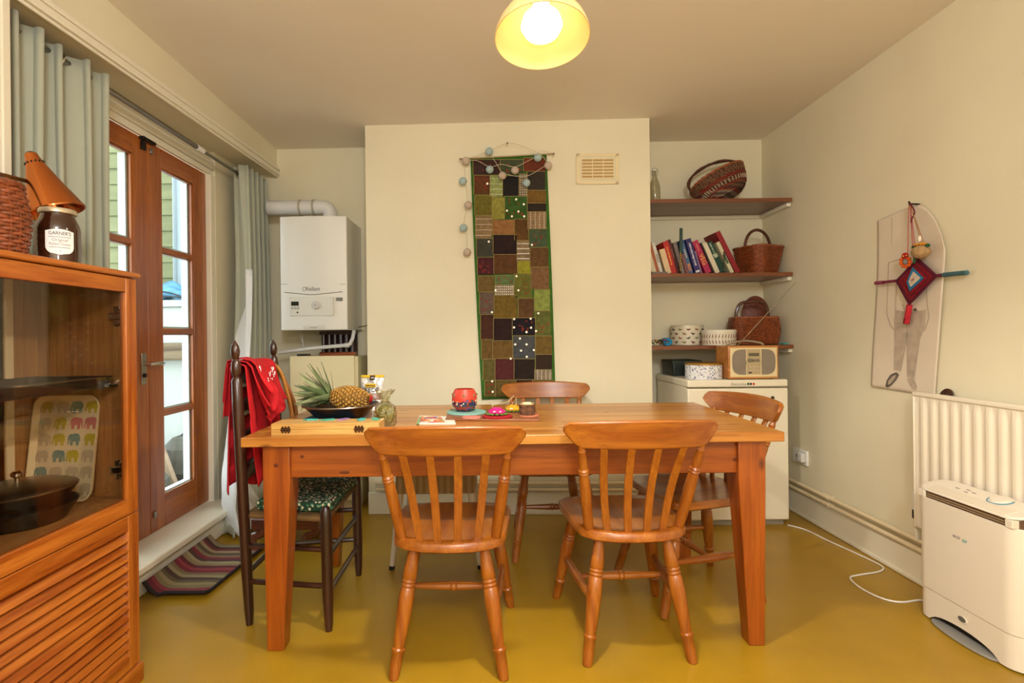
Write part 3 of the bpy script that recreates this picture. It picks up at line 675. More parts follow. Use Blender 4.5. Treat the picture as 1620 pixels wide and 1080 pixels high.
def upper_door(y0, y1):
    o = MB().bb(KX-.013, KX-.009, y0+.048, y1-.048, .609, KZ-.064).build('glass_door', pane_mat('smoked_glass', (240, 234, 224), 1.6), kb, smooth=0)
    for a, b in ((y1-.05, y1), (y0, y0+.05)): MB().bb(KX-.02, KX, a, b, .561, KZ-.02).build('stile', OAK('z'), o, bevel=.002)
    MB().bb(KX-.02, KX, y0+.05, y1-.05, KZ-.066, KZ-.02).build('rail', OAK('y'), o, bevel=.002)
    MB().bb(KX-.02, KX, y0+.05, y1-.05, .561, .611).build('rail', OAK('y'), o, bevel=.002)
    return o
def louvre_door(y0, y1):
    o = MB().bb(KX-.02, KX, y1-.05, y1, .064, .558).build('louvre_door', OAK('z'), kb, bevel=.002)
    MB().bb(KX-.02, KX, y0, y0+.05, .064, .558).build('stile', OAK('z'), o, bevel=.002)
    MB().bb(KX-.02, KX, y0+.05, y1-.05, .51, .558).build('rail', OAK('y'), o, bevel=.002)
    MB().bb(KX-.02, KX, y0+.05, y1-.05, .064, .105).build('rail', OAK('y'), o, bevel=.002)
    n = 13; st = (.51-.105)/n
    for k in range(n):
        z = .105+k*st
        MB().hexa([(KX-.008, y0+.048, z-.005), (KX-.008, y1-.048, z-.005), (KX+.001, y1-.048, z-.003), (KX+.001, y0+.048, z-.003)][::-1],
                  [(KX-.034, y0+.048, z+st-.004), (KX-.034, y1-.048, z+st-.004), (KX-.024, y1-.048, z+st-.002), (KX-.024, y0+.048, z+st-.002)][::-1]).build('louvre_slat', OAK('y'), o, bevel=.0015)
    return o
for y0, y1 in ((DSP+.002, KY1-.001), (KY0+.001, DSP-.002)):
    ud = upper_door(y0, y1); ld = louvre_door(y0, y1)
    if y1 > 1.5:
        for hz in (.70, 1.20):
            m = MB(); m.bb(KX-.062, KX-.040, KY1-.024, KY1-.0186, hz-.032, hz+.032); m.bb(KX-.072, KX-.022, KY1-.034, KY1-.024, hz-.011, hz+.011); m.bb(KX-.045, KX-.020, KY1-.03, KY1-.0186, hz-.026, hz-.006); m.bb(KX-.045, KX-.020, KY1-.03, KY1-.0186, hz+.006, hz+.026)
            m.build('hinge', CHROME, ud, bevel=.003)
MB().bb(KB+.01, KX-.05, KY0+.02, KY1-.02, .972, .979).build('glass_shelf', mat('dark_glass_shelf', (40, 38, 34), .1, trans=.3), kb, bevel=.001)
# baking tray on the shelf
bt = thing('baking_tray', 'dark metal baking tray on the cabinet shelf', 'tray', (-1.34, 1.52, .979))
m = MB(); T = Matrix.Translation((-1.335, 1.53, .9795))
o1, o2 = rrect(.125, .17, .02), rrect(.135, .18, .025)
V = [(x, y, 0) for x, y in o1]+[(x, y, .026) for x, y in o2]+[(x*.985, y*.985, .026) for x, y in o2]+[(x*.98, y*.98, .002) for x, y in o1]; n = len(o1)
m.add(V, [tuple(range(n-1, -1, -1)), tuple(range(3*n, 4*n))]+[(r*n+i, r*n+(i+1) % n, (r+1)*n+(i+1) % n, (r+1)*n+i) for r in range(3) for i in range(n)], T)
m.build('pan', mat('tray_metal', (84, 80, 74), .4, .8), bt)
m = MB(); P = [(x-1.335, y+1.53, 1.006) for x, y in o2]; m.tube(P, .003, 6, closed=True); m.build('rolled_rim', STEEL, bt)
# elephant tray leaning on the inside of the far side
et = thing('serving_tray', 'cream tray printed with pastel elephants leaning inside the glass cabinet', 'tray', (-1.33, 1.66, .611))
TLT = Matrix.Translation((-1.362, 1.676, .613)) @ Matrix.Rotation(math.radians(-8), 4, 'X') @ Matrix.Translation((0, 0, .168))
o1, o2 = rrect(.096, .157, .03), rrect(.106, .167, .035); n = len(o1)
ex = lambda pts, y: [(a, y, b) for a, b in pts]
m = MB(); V = ex(o1, .014)+ex(o2, -.008)+ex([(a*.975, b*.978) for a, b in o2], -.008)+ex([(a*.985, b*.985) for a, b in o1], .011)
m.add(V, [tuple(range(n)), tuple(range(4*n-1, 3*n-1, -1))]+[(r*n+i, r*n+(i+1) % n, (r+1)*n+(i+1) % n, (r+1)*n+i) for r in range(3) for i in range(n)], TLT)
m.build('tray_body', mat('cream_melamine', (232, 222, 196), .35), et)
ELE = [(-.9, .1), (-.95, -.6), (-.8, -.65), (-.72, -.1), (-.62, .05), (-.55, -.75), (-.22, -.75), (-.18, -.25), (.2, -.25), (.24, -.75), (.58, -.75), (.62, -.1), (.78, -.3), (.72, .35), (.45, .68), (-.1, .72), (-.35, .62), (-.6, .66), (-.85, .42)]
EC = [mat('print_teal', (120, 158, 160), .5), mat('print_olive', (196, 188, 70), .5), mat('print_grey', (198, 190, 170), .5), mat('print_orange', (206, 164, 70), .5), mat('print_pink', (206, 130, 130), .5)]
mbs = [MB() for _ in EC]; k = 0
for r in range(6):
    for c in range(4):
        ci = [0, 1, 2, 0, 3, 1, 2, 0, 4, 2][(r*3+c*2+(r*c) % 3) % 10]
        fx = -1 if (r+c) % 3 == 0 else 1
        T2 = TLT @ Matrix.Translation((-.073+c*.049, .0102, -.130+r*.052)) @ Matrix.Rotation(PI/2, 4, 'X') @ Matrix.Diagonal((.024*fx, .026, 1, 1))
        mbs[ci].prism(ELE, .0006, T2)
for q, b_ in enumerate(mbs):
    if b_.v: b_.build('elephant_print', EC[q], et, smooth=0)
# frying pans
PB = mat('pan_black', (26, 24, 23), .45)
p1 = thing('frying_pan', 'black frying pan at the bottom of the stack in the cabinet', 'pan', (-1.332, 1.50, .611))
T = Matrix.Translation((-1.332, 1.50, .612))
MB().shell([(.095, 0), (.11, .004), (.137, .045), (.139, .05)], 40, T, .004).build('bowl', PB, p1)
MB().tube([(-1.345, 1.365, .655), (-1.35, 1.28, .665), (-1.35, 1.19, .668)], [.009, .012, .010], 8).build('handle', BLACK, p1)
p2 = thing('frying_pan', 'black frying pan nested under a steel lid in the cabinet', 'pan', (-1.332, 1.50, .655))
T = Matrix.Translation((-1.332, 1.50, .644)) @ Matrix.Rotation(math.radians(-2), 4, 'Y')
MB().shell([(.09, .008), (.104, .012), (.134, .05), (.138, .055)], 40, T, .004).build('bowl', PB, p2)
MB().tube([(-1.32, 1.366, .686), (-1.315, 1.28, .690), (-1.31, 1.20, .692)], [.009, .012, .010], 8).build('handle', BLACK, p2)
ld = thing('pan_lid', 'domed steel pan lid with a small knob on the frying pans', 'lid', (-1.332, 1.50, .70))
T = T @ Matrix.Translation((0, 0, .056))
MB().lathe([(.0, .0), (.138, 0), (.1395, .003), (.135, .008), (.11, .017), (.07, .024), (.0, .028)], 40, T).build('dome', STEEL, ld)
MB().lathe([(.006, .027), (.006, .036), (.014, .042), (.015, .050), (.009, .056), (0, .057)], 16, T).build('knob', CHROME, ld)

# ------------------------------------------------------------------ wicker baskets
def wicker(t, M, prof, sup, rows, stakes, m_weave, m_rim, amp=.0035, rs=.0035, stake_r=.0028, rim_r=.007, base=True):
    # prof(v)->(a,b) half sizes at height fraction v with z; sup = superellipse exponent
    def pt(tt, v, off):
        a, b, z, cx = prof(v); c, s_ = math.cos(tt), math.sin(tt); e = 2.0/sup
        x = (abs(c)**e)*math.copysign(1, c); y = (abs(s_)**e)*math.copysign(1, s_)
        return M @ Vector((cx+(a+off)*x, (b+off)*y, z))
    m = MB()
    for r in range(rows):
        v = (r+.5)/rows; n = stakes*2
        P = [pt(2*PI*k/n+.0001, v, amp*(1 if ((k//2)+r) % 2 else -1) if k % 2 == 0 else 0) for k in range(n)]
        m.tube(P, rs, 5, closed=True)
    w_ = m.build('weave', m_weave, t, smooth=70)
    m = MB()
    for k in range(stakes):
        m.tube([pt(2*PI*k/stakes+.0001, v/8, 0) for v in range(9)], stake_r, 5)
    m.build('stakes', m_weave, t, smooth=70)
    m = MB(); n = stakes*2
    for q in range(2):
        P = [pt(2*PI*k/n+.0001, 1, .003*math.sin(k*PI/2+q*PI)) + M.to_3x3() @ Vector((0, 0, .003*math.cos(k*PI/2+q*PI))) for k in range(n)]
        m.tube(P, rim_r*.8, 6, closed=True)
    m.build('rim', m_rim, t, smooth=70)
    if base:
        m = MB(); P = [pt(2*PI*k/32+.0001, .02, 0) for k in range(32)]; P2 = [p+M.to_3x3() @ Vector((0, 0, -.004)) for p in P]
        m.add(P+P2, [tuple(range(32)), tuple(range(63, 31, -1))]+[(i, (i+1) % 32, 32+(i+1) % 32, 32+i) for i in range(32)]); m.build('base', m_weave, t)
    return pt
WK = mat('red_brown_wicker', (142, 72, 36), .5, var=.45, vscale=60, coat=.2)
WKD = mat('dark_wicker', (92, 50, 30), .5, var=.45, vscale=60, coat=.2)
WKL = mat('mid_wicker', (158, 88, 46), .5, var=.4, vscale=60, coat=.2)
b = thing('wicker_basket', 'round bulging wicker basket on top of the oak cabinet', 'basket', (-1.29, 1.385, KZ))
def pr(v):
    r = .052+.024*math.sin(PI*(.15+.75*v)); return (r, r, .006+v*.185, 0)
wicker(b, Matrix.Translation((-1.292, 1.385, KZ)), pr, 2, 19, 20, WK, WK, rs=.0046, amp=.004, rim_r=.011)

# copper cone with its handle in the basket
COP = mat('copper', (200, 120, 66), .18, 1.0, var=.12, vscale=7)
tip, mouth = Vector((-1.372, 1.60, 1.685)), Vector((-1.315, 1.622, 1.515))
cc = thing('copper_cone', 'copper cone with pierced rounded tip, its handle stuck in the wicker basket', 'cone', tuple(mouth))
L_ = (mouth-tip).length; T = axis_mat(tip, mouth-tip)
MB().lathe([(0, -.008), (.010, -.006), (.0165, 0), (.0185, .012), (.022, .025), (.048, .10), (.074, L_-.012), (.078, L_-.004), (.077, L_), (.073, L_), (.045, .10), (.018, .02), (0, .012)], 40, T).build('cone', COP, cc)
m = MB()
for k in range(14):
    a = 2*PI*k/14; m.ball(T @ Vector((.0235*math.cos(a), .0235*math.sin(a), .028)), .0032, 6, 4)
m.build('holes', BLACK, cc)
MB().tube(smooth_path([(-1.372, 1.585, 1.600), (-1.366, 1.54, 1.595), (-1.345, 1.475, 1.585), (-1.318, 1.425, 1.568), (-1.300, 1.402, 1.50), (-1.294, 1.392, 1.40)], 5), .006, 8).build('handle', mat('bronze', (110, 96, 58), .35, .9), cc)

# jar
JP = at(92, 398, X=-1.235)
jx, jy = -1.235, JP.y
jr = thing('preserve_jar', 'brown glass jar of pickled onions with white paper label on the cabinet', 'jar', (jx, jy, KZ))
T = Matrix.Translation((jx, jy, KZ))
MB().lathe([(0, 0), (.046, 0), (.0525, .005), (.0535, .02), (.0535, .095), (.052, .108), (.045, .126), (.040, .138), (.040, .146), (0, .146)], 40, T).build('glass', mat('brown_jar_glass', (58, 26, 10), .06, spec=.7, coat=.8, var=.6, vscale=14), jr)
MB().lathe([(0, .143), (.0435, .143), (.0455, .145), (.0455, .153), (.043, .157), (0, .157)], 40, T).build('lid', mat('pale_lid', (206, 190, 160), .3, .6), jr)
ang0 = math.atan2(-jy, -jx)      # the label faces the room
def lab(u, v):
    hw = .62 if v > .35 else .62*math.sqrt(max(0, 1-((.35-v)/.35)**2))**.8
    a = ang0+.08-hw+2*hw*u; return (jx+.0542*math.cos(a), jy+.0542*math.sin(a), KZ+.022+v*.066+.006*math.sin(PI*u)*v)
m = MB(); m.grid(lab, 20, 16); lb_ = m.build('label', mat('label_paper', (232, 228, 226), .6), jr)
INK = mat('black_ink', (30, 26, 26), .7)
def curved_text(body, z, size, mt, sx=1.0):
    o = text('lettering', body, mt, lb_, Matrix.Identity(4), size, .0002, sx=sx)
    off = ROOT[jr.name]
    for v in o.data.vertices:
        p = v.co+off
        a = ang0+.08+p.x/.0545; v.co = Vector((jx+(.0545+p.z)*math.cos(a), jy+(.0545+p.z)*math.sin(a), z+p.y))-off
ROOT[lb_.name] = ROOT[jr.name]
curved_text("GARNER'S", KZ+.0815, .0140, INK, .82)
def curved_marks(z, ln, n):
    b = MB()
    for k in range(n):
        a = ang0+.08+(-ln/2+ln*(k+.5)/n)/.0545; b.box((jx+.0547*math.cos(a), jy+.0547*math.sin(a), z), (.0004, ln/n*.6, .0016), None, a)
    o = b.build('small_print', INK, lb_, smooth=0); o['kind'] = 'stuff'
curved_marks(KZ+.0715, .052, 22)
GIN = mat('grey_ink', (140, 128, 126), .7)
curved_text('Original', KZ+.063, .0115, GIN); curved_text('Pickled Onions', KZ+.0515, .0100, GIN, .80)
curved_marks(KZ+.0425, .046, 20); curved_text('+', KZ+.031, .010, GIN)
tag(MB().bb(jx-.03, jx+.055, jy-.055, jy-.02, KZ, KZ+.0012).build('blue_card', mat('blue_card', (70, 150, 196), .6)), 'small blue card under the brown glass jar', 'card')

# ------------------------------------------------------------------ boiler
BO = mat('boiler_enamel', (222, 220, 212), .22, coat=.4)
BOS = mat('boiler_grey_print', (120, 116, 108), .5)
x0, x1, y0, y1, z0, z1 = -1.318, -.892, 3.36, 3.70, 1.169, 1.893
bo = thing('wall_boiler', 'white wall-hung gas boiler above the cream cupboard', 'boiler', ((x0+x1)/2, (y0+y1)/2, z0))
m = MB(); nn = 16       # gently bowed front
P = [(x0+(x1-x0)*k/nn, y0-.0+.018*(2*k/nn-1)**2) for k in range(nn+1)]
o_ = P+[(x1, y1+.07), (x0, y1+.07)]
m.prism(o_, z1-z0, Matrix.Translation((0, 0, z0))); m.build('casing', BO, bo, bevel=.006, seg=3)
def bf(px, py, off=.002): return at(px, py, Y=y0+.002-off)
MB().tube([bf(443, 449)+Vector((0, .012, 0)), bf(545, 449)+Vector((0, .012, 0))], .0012, 6).build('seam', BOS, bo)
P = [bf(449, 462)+Vector((0, .012, 0)), bf(470, 464)+Vector((0, .003, 0)), bf(492, 466), bf(515, 464)+Vector((0, .003, 0)), bf(541, 461)+Vector((0, .012, 0))]
MB().tube(smooth_path(P, 5), .0026, 6).build('lip', BOS, bo)
text('brand_lettering', 'Vaillant', mat('logo_grey', (84, 78, 72), .5), bo, face_cam(bf(495, 457)), .036, sx=.85)
m = MB(); m.tube([bf(481.5+3*math.cos(a), 457+3*math.sin(a)) for a in [2*PI*k/12 for k in range(12)]], .0015, 5, closed=True); m.build('hare_badge', BOS, bo)
p, q = bf(458, 470), bf(528, 499); m = MB(); m.bb(p.x, q.x, y0-.004, y0+.012, q.z, p.z); cp = m.build('control_panel', mat('panel_white', (214, 212, 202), .35), bo, bevel=.003)
p, q = bf(461, 477), bf(473, 483.5); MB().bb(p.x, q.x, y0-.006, y0, q.z, p.z).build('display', mat('lcd_dark', (40, 42, 34), .2), cp)
for k in range(6):
    p = bf(462+(k % 3)*4.5+1, 486+(k//3)*2.4); MB().box(p+Vector((0, -.004, 0)), (.014, .004, .004)).build('button', BOS, cp)
p = bf(471, 494); MB().tube([p, p+Vector((0, -.008, 0))], .005, 10).build('reset_button', BLACK, cp)
p = bf(500, 483); MB().lathe([(0, 0), (.028, 0), (.028, .005), (.020, .007), (.019, .014), (0, .015)], 28, axis_mat(p+Vector((0, -.004, 0)), (0, -1, 0))).build('dial', mat('dial_grey', (196, 194, 188), .3), cp)
MB().tube([p+Vector((0, -.018, 0)), p+Vector((0, -.0205, 0))], .004, 8).build('dial_mark', BOS, cp)
p, q = bf(531.5, 470.5), bf(541, 475.5); MB().bb(p.x, q.x, y0-.001, y0+.014, q.z, p.z).build('rating_badge', BOS, bo)
p, q = bf(480, 515), bf(513, 520.5); MB().bb(p.x, q.x, y0-.004, y0+.006, q.z, p.z).build('lower_badge', mat('panel_white2', (206, 204, 194), .35), bo, bevel=.001)
marks('badge_print', BOS, bo, face_cam(bf(496, 518, .007)), .05, .006, 6)
FLU = mat('white_flue', (214, 212, 208), .35)
fl = thing('flue_pipe', 'white flue pipe elbow rising from the boiler top into the wall', 'pipe', (-1.07, 3.55, z1))
MB().tube(smooth_path([(-1.05, 3.56, z1+.001), (-1.05, 3.56, z1+.05), (-1.065, 3.56, z1+.085), (-1.10, 3.56, z1+.10), (-1.15, 3.56, z1+.10)], 6), .048, 20).build('elbow', FLU, fl)
MB().tube([(-1.15, 3.56, z1+.10), (-1.46, 3.56, z1+.10)], .048, 20).build('straight_pipe', FLU, fl)
for x in (-1.15, -1.24): MB().tube([(x, 3.56, z1+.10), (x-.012, 3.56, z1+.10)], .053, 20).build('clamp_ring', mat('clamp', (170, 160, 140), .4), fl)
# cupboard below the boiler
CR = mat('cream_cupboard_paint', (226, 212, 170), .45)
cb = thing('base_cupboard', 'plain cream painted cupboard below the boiler', 'cupboard', (-1.07, 3.6, 0))
MB().bb(-1.285, -.852, 3.47, 3.74, 0, .995).build('carcass', CR, cb, bevel=.003)
MB().bb(-1.29, -.872, 3.45, 3.468, .06, 1.002).build('door', CR, cb, bevel=.003)
# dark slatted rack on it
rk = thing('wooden_rack', 'dark wooden rack of upright bars between boiler and cream cupboard', 'rack', (-1.0, 3.70, .995))
for k in range(6): MB().tube([(-1.135+k*.04, 3.665, 1.0), (-1.135+k*.04, 3.665, 1.155)], .0135, 10).build('bar', DW('z'), rk)
MB().bb(-1.16, -.91, 3.65, 3.68, 1.14, 1.165).build('top_bar', DW('x'), rk, bevel=.003); MB().bb(-1.16, -.91, 3.70, 3.715, .995, 1.165).build('back_board', DW('x'), rk, bevel=.002)
MB().bb(-1.16, -.91, 3.644, 3.69, .995, 1.02).build('bottom_bar', wood('orange_oak', (176, 92, 48), (120, 56, 28), 'x', .3, 20, .4), rk, bevel=.005)
tag(MB().bb(-1.262, -1.19, 3.5, 3.56, .996, 1.014).build('wooden_block', DW('x'), bevel=.002), 'small dark wooden block lying on the cream cupboard', 'block')
m = MB(); pts = [at(441, 557.5, Y=3.52), at(500, 550, Y=3.52), at(553, 545.5, Y=3.52), at(558, 535, Y=3.52), at(560, 523, Y=3.54)]
m.tube(pts[:3], .0125, 12); wp = thing('condensate_pipe', 'white plastic pipe sloping below the boiler', 'pipe', tuple(pts[2]))
m.build('long_pipe', FLU, wp); MB().tube([pts[2]+Vector((-.03, 0, -.002)), pts[2]], .016, 12).build('elbow', FLU, wp); MB().tube([pts[2], pts[3], pts[4]], .0125, 12).build('riser', FLU, wp)
for a, b_, lbl in (((468, 522), (481, 550), 'thin cream wire hanging below the boiler, outer one'), ((474, 522), (479, 548), 'thin cream wire hanging below the boiler, inner one')):
    p, q = at(*a, Y=3.60), at(*b_, Y=3.62); tag(MB().tube(smooth_path([p, p.lerp(q, .5)+Vector((.01, 0, 0)), q], 5), .003, 6).build('wire', FLU), lbl, 'wire')
# switch on the side of the chimney breast
sw = thing('wall_switch', 'small switched outlet on the side of the chimney breast', 'switch', (BX0, 3.55, 1.07))
MB().bb(BX0-.012, BX0-.001, 3.51, 3.60, 1.03, 1.12).build('plate', FLU, sw, bevel=.003)
MB().bb(BX0-.03, BX0-.012, 3.525, 3.585, 1.045, 1.105).build('plug', mat('plug_grey', (196, 190, 176), .4), sw, bevel=.005)
MB().tube(smooth_path([(BX0-.02, 3.55, 1.10), (BX0-.03, 3.56, 1.16), (BX0-.02, 3.58, 1.21), (BX0-.05, 3.62, 1.20), (BX0-.12, 3.64, 1.19)], 5), .004, 6).build('flex', mat('brown_flex', (120, 92, 60), .5), sw)

# ------------------------------------------------------------------ patchwork wall hanging
A_ = lambda x, y: (700+x/5.143, 220+y/5.143)
B_ = lambda x, y: (700+x/4.91, 420+y/4.91)
wh = thing('patchwork_hanging', 'long green-bordered patchwork wall hanging on the chimney breast', 'wall hanging', tuple(at_breast(812, 632, .012)))
def quad_slab(pts, off0, off1, name, m, parent, bev=0.0):
    b0 = [at_breast(px, py, off0) for px, py in pts]; t0 = [at_breast(px, py, off1) for px, py in pts]
    # order: bottom = wall side
    return MB().hexa(b0, t0).build(name, m, parent, smooth=0, bevel=bev)
outl = [A_(228, 160), A_(846, 122), B_(878, 1018), B_(306, 1040)]
m = MB()
def hf(u, v):
    tl, tr, br, bl = [Vector(p) for p in outl]
    a = tl.lerp(tr, u); b = bl.lerp(br, u); p = a.lerp(b, v)
    bow = 4.0*math.sin(PI*v)*(1-2*u)*-.3
    return at_breast(p.x+bow, p.y, .010+.004*math.sin(v*9+u*3))
m.grid(hf, 10, 30).build('green_border', mat('green_cloth', (62, 112, 34), .9, var=.2, vscale=20, bump=.3, bscale=300), wh, solid=.006, smooth=60)
def cloth(i, c, v=.3): return mat('patch_cloth_%02d' % i, c, .9, var=v, vscale=45, bump=.4, bscale=300)
pal = {}
PA = [(248,165,470,290,(62,40,34)),(470,165,660,290,(72,80,54)),(660,152,838,260,(112,50,28)),
 (256,293,386,450,(96,56,26)),(386,292,490,470,(150,160,92)),(490,298,622,462,(28,26,24)),(622,282,690,462,(140,122,92)),(690,262,838,415,(54,46,36)),
 (262,455,402,615,(112,104,36)),(402,472,506,652,(150,146,66)),(506,464,690,650,(58,92,34)),(690,415,844,520,(116,86,32)),(690,520,845,590,(44,34,24)),
 (268,618,402,805,(146,120,84)),(404,655,586,776,(158,112,68)),(586,650,696,822,(98,68,28)),(692,590,846,730,(150,122,88)),(702,730,854,880,(72,90,62)),
 (276,808,412,955,(66,66,58)),(412,776,606,936,(40,22,24)),(606,822,708,992,(142,120,88)),(712,880,862,1040,(98,68,34)),
 (284,960,416,1104,(74,28,34)),(418,938,608,1098,(92,58,26)),(610,990,718,1092,(150,146,40)),(720,1040,868,1218,(124,90,58))]
PBm = [(276,80,400,205,(110,88,44)),(288,205,400,376,(104,88,74)),(296,380,396,574,(72,38,24)),(302,574,388,726,(108,82,36)),(314,726,408,890,(98,88,40)),(328,892,412,1020,(98,84,34)),
 (408,75,556,150,(96,122,74)),(406,150,556,232,(150,132,100)),(400,232,582,408,(116,92,30)),(396,408,540,584,(42,20,18)),(390,584,546,724,(110,82,36)),(408,722,556,886,(84,32,32)),(410,890,570,1018,(104,84,34)),
 (558,65,696,255,(106,108,42)),(588,255,710,404,(96,66,34)),(542,405,726,542,(26,18,26)),(546,545,720,722,(74,76,78)),(556,724,716,886,(38,24,18)),(570,886,700,1008,(52,30,20)),
 (714,184,836,352,(140,152,72)),(722,352,842,546,(98,102,46)),(722,546,852,690,(112,88,36)),(722,690,852,806,(52,34,22)),(716,808,852,886,(142,124,98)),(700,888,862,1008,(100,82,34))]
allp = [[A_(x0, y0), A_(x1, y0), A_(x1, y1), A_(x0, y1), c] for x0, y0, x1, y1, c in PA]+[[B_(x0, y0), B_(x1, y0), B_(x1, y1), B_(x0, y1), c] for x0, y0, x1, y1, c in PBm]
GOLDT = mat('gold_braid', (158, 140, 84), .7)
SEQ = mat('sequin_silver', (220, 214, 196), .35, .3)
EMB = mat('red_embroidery', (150, 52, 34), .9)
braid = MB(); seq = MB(); emb = MB(); mir = MB()
def bpt(px, py): return at_breast(px, py, .024)
for i, (a, b_, c_, d, col) in enumerate(allp):
    sh = random.uniform(-.6, .6)
    quad_slab([(a[0]+.2, a[1]+.2), (b_[0]-.2, b_[1]+.2+sh), (c_[0]-.2, c_[1]-.2+sh), (d[0]+.2, d[1]-.2)], .013, .0205, 'patch', cloth(i, col), wh)
    braid.tube([bpt(*a), bpt(*b_)], .0018, 4); braid.tube([bpt(*a), bpt(*d)], .0018, 4)
    w_, h_ = b_[0]-a[0], d[1]-a[1]
    if col in [(140,122,92), (146,120,84), (142,120,88), (150,132,100), (142,124,98), (150,122,88), (150,160,92)]:
        vert = col in [(150,122,88), (142,124,98), (140,122,92)]
        for r in range(4):
            for q in range(9):
                fx, fy = ((r+.7)/4.2, (q+.5)/9) if vert else ((q+.5)/9, (r+.7)/4.2)
                seq.box(bpt(a[0]+fx*w_, a[1]+fy*h_), (.0042, .002, .0042))
    elif i in (0, 1, 10, 22, 27, 32, 39, 41, 46, 31, 3, 17):
        for q in range(9):
            p = bpt(a[0]+random.uniform(.12, .88)*w_, a[1]+random.uniform(.12, .88)*h_); emb.box(p, (.009, .002, .007), None, 0)
for px, py in [A_(600, 490), A_(662, 530), A_(524, 582), A_(618, 588), A_(565, 628), A_(665, 628), A_(365, 362), A_(377, 833), A_(728, 860), B_(575, 82), B_(384, 362), B_(745, 370), B_(590, 192), B_(412, 192), B_(557, 415), B_(685, 412), B_(556, 480), B_(688, 482), B_(653, 516), B_(727, 508), B_(602, 566), B_(653, 612), B_(610, 660), B_(710, 656), B_(655, 708), B_(565, 612), B_(530, 722), B_(390, 980), B_(386, 898)]:
    mir.tube([at_breast(px, py, .020), at_breast(px, py, .0265)], .007, 10)
o = braid.build('gold_braid', GOLDT, wh); o['kind'] = 'stuff'
o = seq.build('sequins', SEQ, wh, smooth=0); o['kind'] = 'stuff'
o = emb.build('embroidery', EMB, wh, smooth=0); o['kind'] = 'stuff'
o = mir.build('mirror_discs', mat('mirror_disc', (226, 216, 190), .3, .2), wh); o['kind'] = 'stuff'
p, q = at_breast(*A_(150, 160), .02), at_breast(*A_(900, 118), .02)
MB().tube([p, q], .004, 8).build('hanging_rod', mat('pale_stick', (190, 164, 120), .7), wh)
# string of cotton ball lights
sl_ = thing('string_lights', 'string of pale blue and beige cotton ball lights over the patchwork hanging', 'string lights', tuple(at_breast(775, 300, .05)))
BL, BE = mat('cotton_ball_blue', (166, 186, 184), .9, bump=.3, bscale=200), mat('cotton_ball_beige', (196, 176, 156), .9, bump=.3, bscale=200)
balls = [(380,100,1),(190,178,0),(385,248,1),(488,298,0),(590,255,0),(775,152,1),(860,215,0),(683,357,1),(167,342,1),(210,537,0),(172,722,1),(202,920,0)]
for x, y, k in balls: MB().ball(at_breast(*A_(x, y), .052), .0245, 16, 10).build('ball', BL if k else BE, sl_)
STR = mat('cream_cord', (206, 190, 158), .8)
def cordpx(L): return smooth_path([at_breast(*A_(x, y), .054) for x, y in L], 5)
m = MB()
m.tube(cordpx([(202, 895), (196, 760), (172, 722), (185, 620), (205, 540), (200, 430), (190, 340), (188, 178), (260, 140), (380, 95), (528, 32), (660, 62), (790, 118), (860, 200)]), .0016, 5)
m.tube(cordpx([(190, 175), (280, 175), (385, 225), (480, 205), (590, 225), (690, 180), (775, 135), (800, 95), (905, 118)]), .0016, 5)
m.tube(cordpx([(380, 110), (440, 200), (488, 270), (590, 300), (683, 300), (760, 265), (860, 200)]), .0016, 5); m.tube(cordpx([(683, 300), (686, 345)]), .0016, 5)
m.build('cord', STR, sl_)
for x, y, lb_ in ((145, 160, 'nail in the chimney breast at the low end of the hanging rod'), (528, 30, 'nail in the chimney breast above the patchwork hanging'), (905, 118, 'nail in the chimney breast at the high end of the hanging rod')):
    tag(MB().tube([at_breast(*A_(x, y), .0), at_breast(*A_(x, y), .06)], .0045, 8).build('nail', DARKM), lb_, 'nail')
# vent
vt = thing('air_vent', 'cream louvred air vent on the chimney breast', 'vent', tuple(at_breast(945, 291, .005)))
quad_slab([(912, 243), (979, 242), (979, 290), (912, 291)], .001, .007, 'backplate', WALL, vt, .002)
VM = mat('vent_cream', (232, 214, 168), .5)
VD = mat('vent_slot', (190, 158, 106), .8)
quad_slab([(921, 251), (971, 250), (971, 281), (921, 282)], .0072, .0082, 'grille_back', VD, vt)
for k in range(7):
    y = 250.2+k*5.15; quad_slab([(920.5, y), (971, y-.6), (971, y+1.6), (920.5, y+2.2)], .0085, .013, 'slat', VM, vt, .001)
for x in (920, 937.3, 954.5, 971): quad_slab([(x-.7, 250), (x+.7, 250), (x+.7, 283), (x-.7, 283)], .0085, .0125, 'divider', VM, vt, .0005)
for a, b_ in (((912, 243), (979, 247)), ((912, 286), (979, 291)), ((912, 243), (917, 291)), ((974, 242), (979, 291))):
    quad_slab([a, (b_[0], a[1]), b_, (a[0], b_[1])], .0072, .011, 'frame_strip', VM, vt, .001)

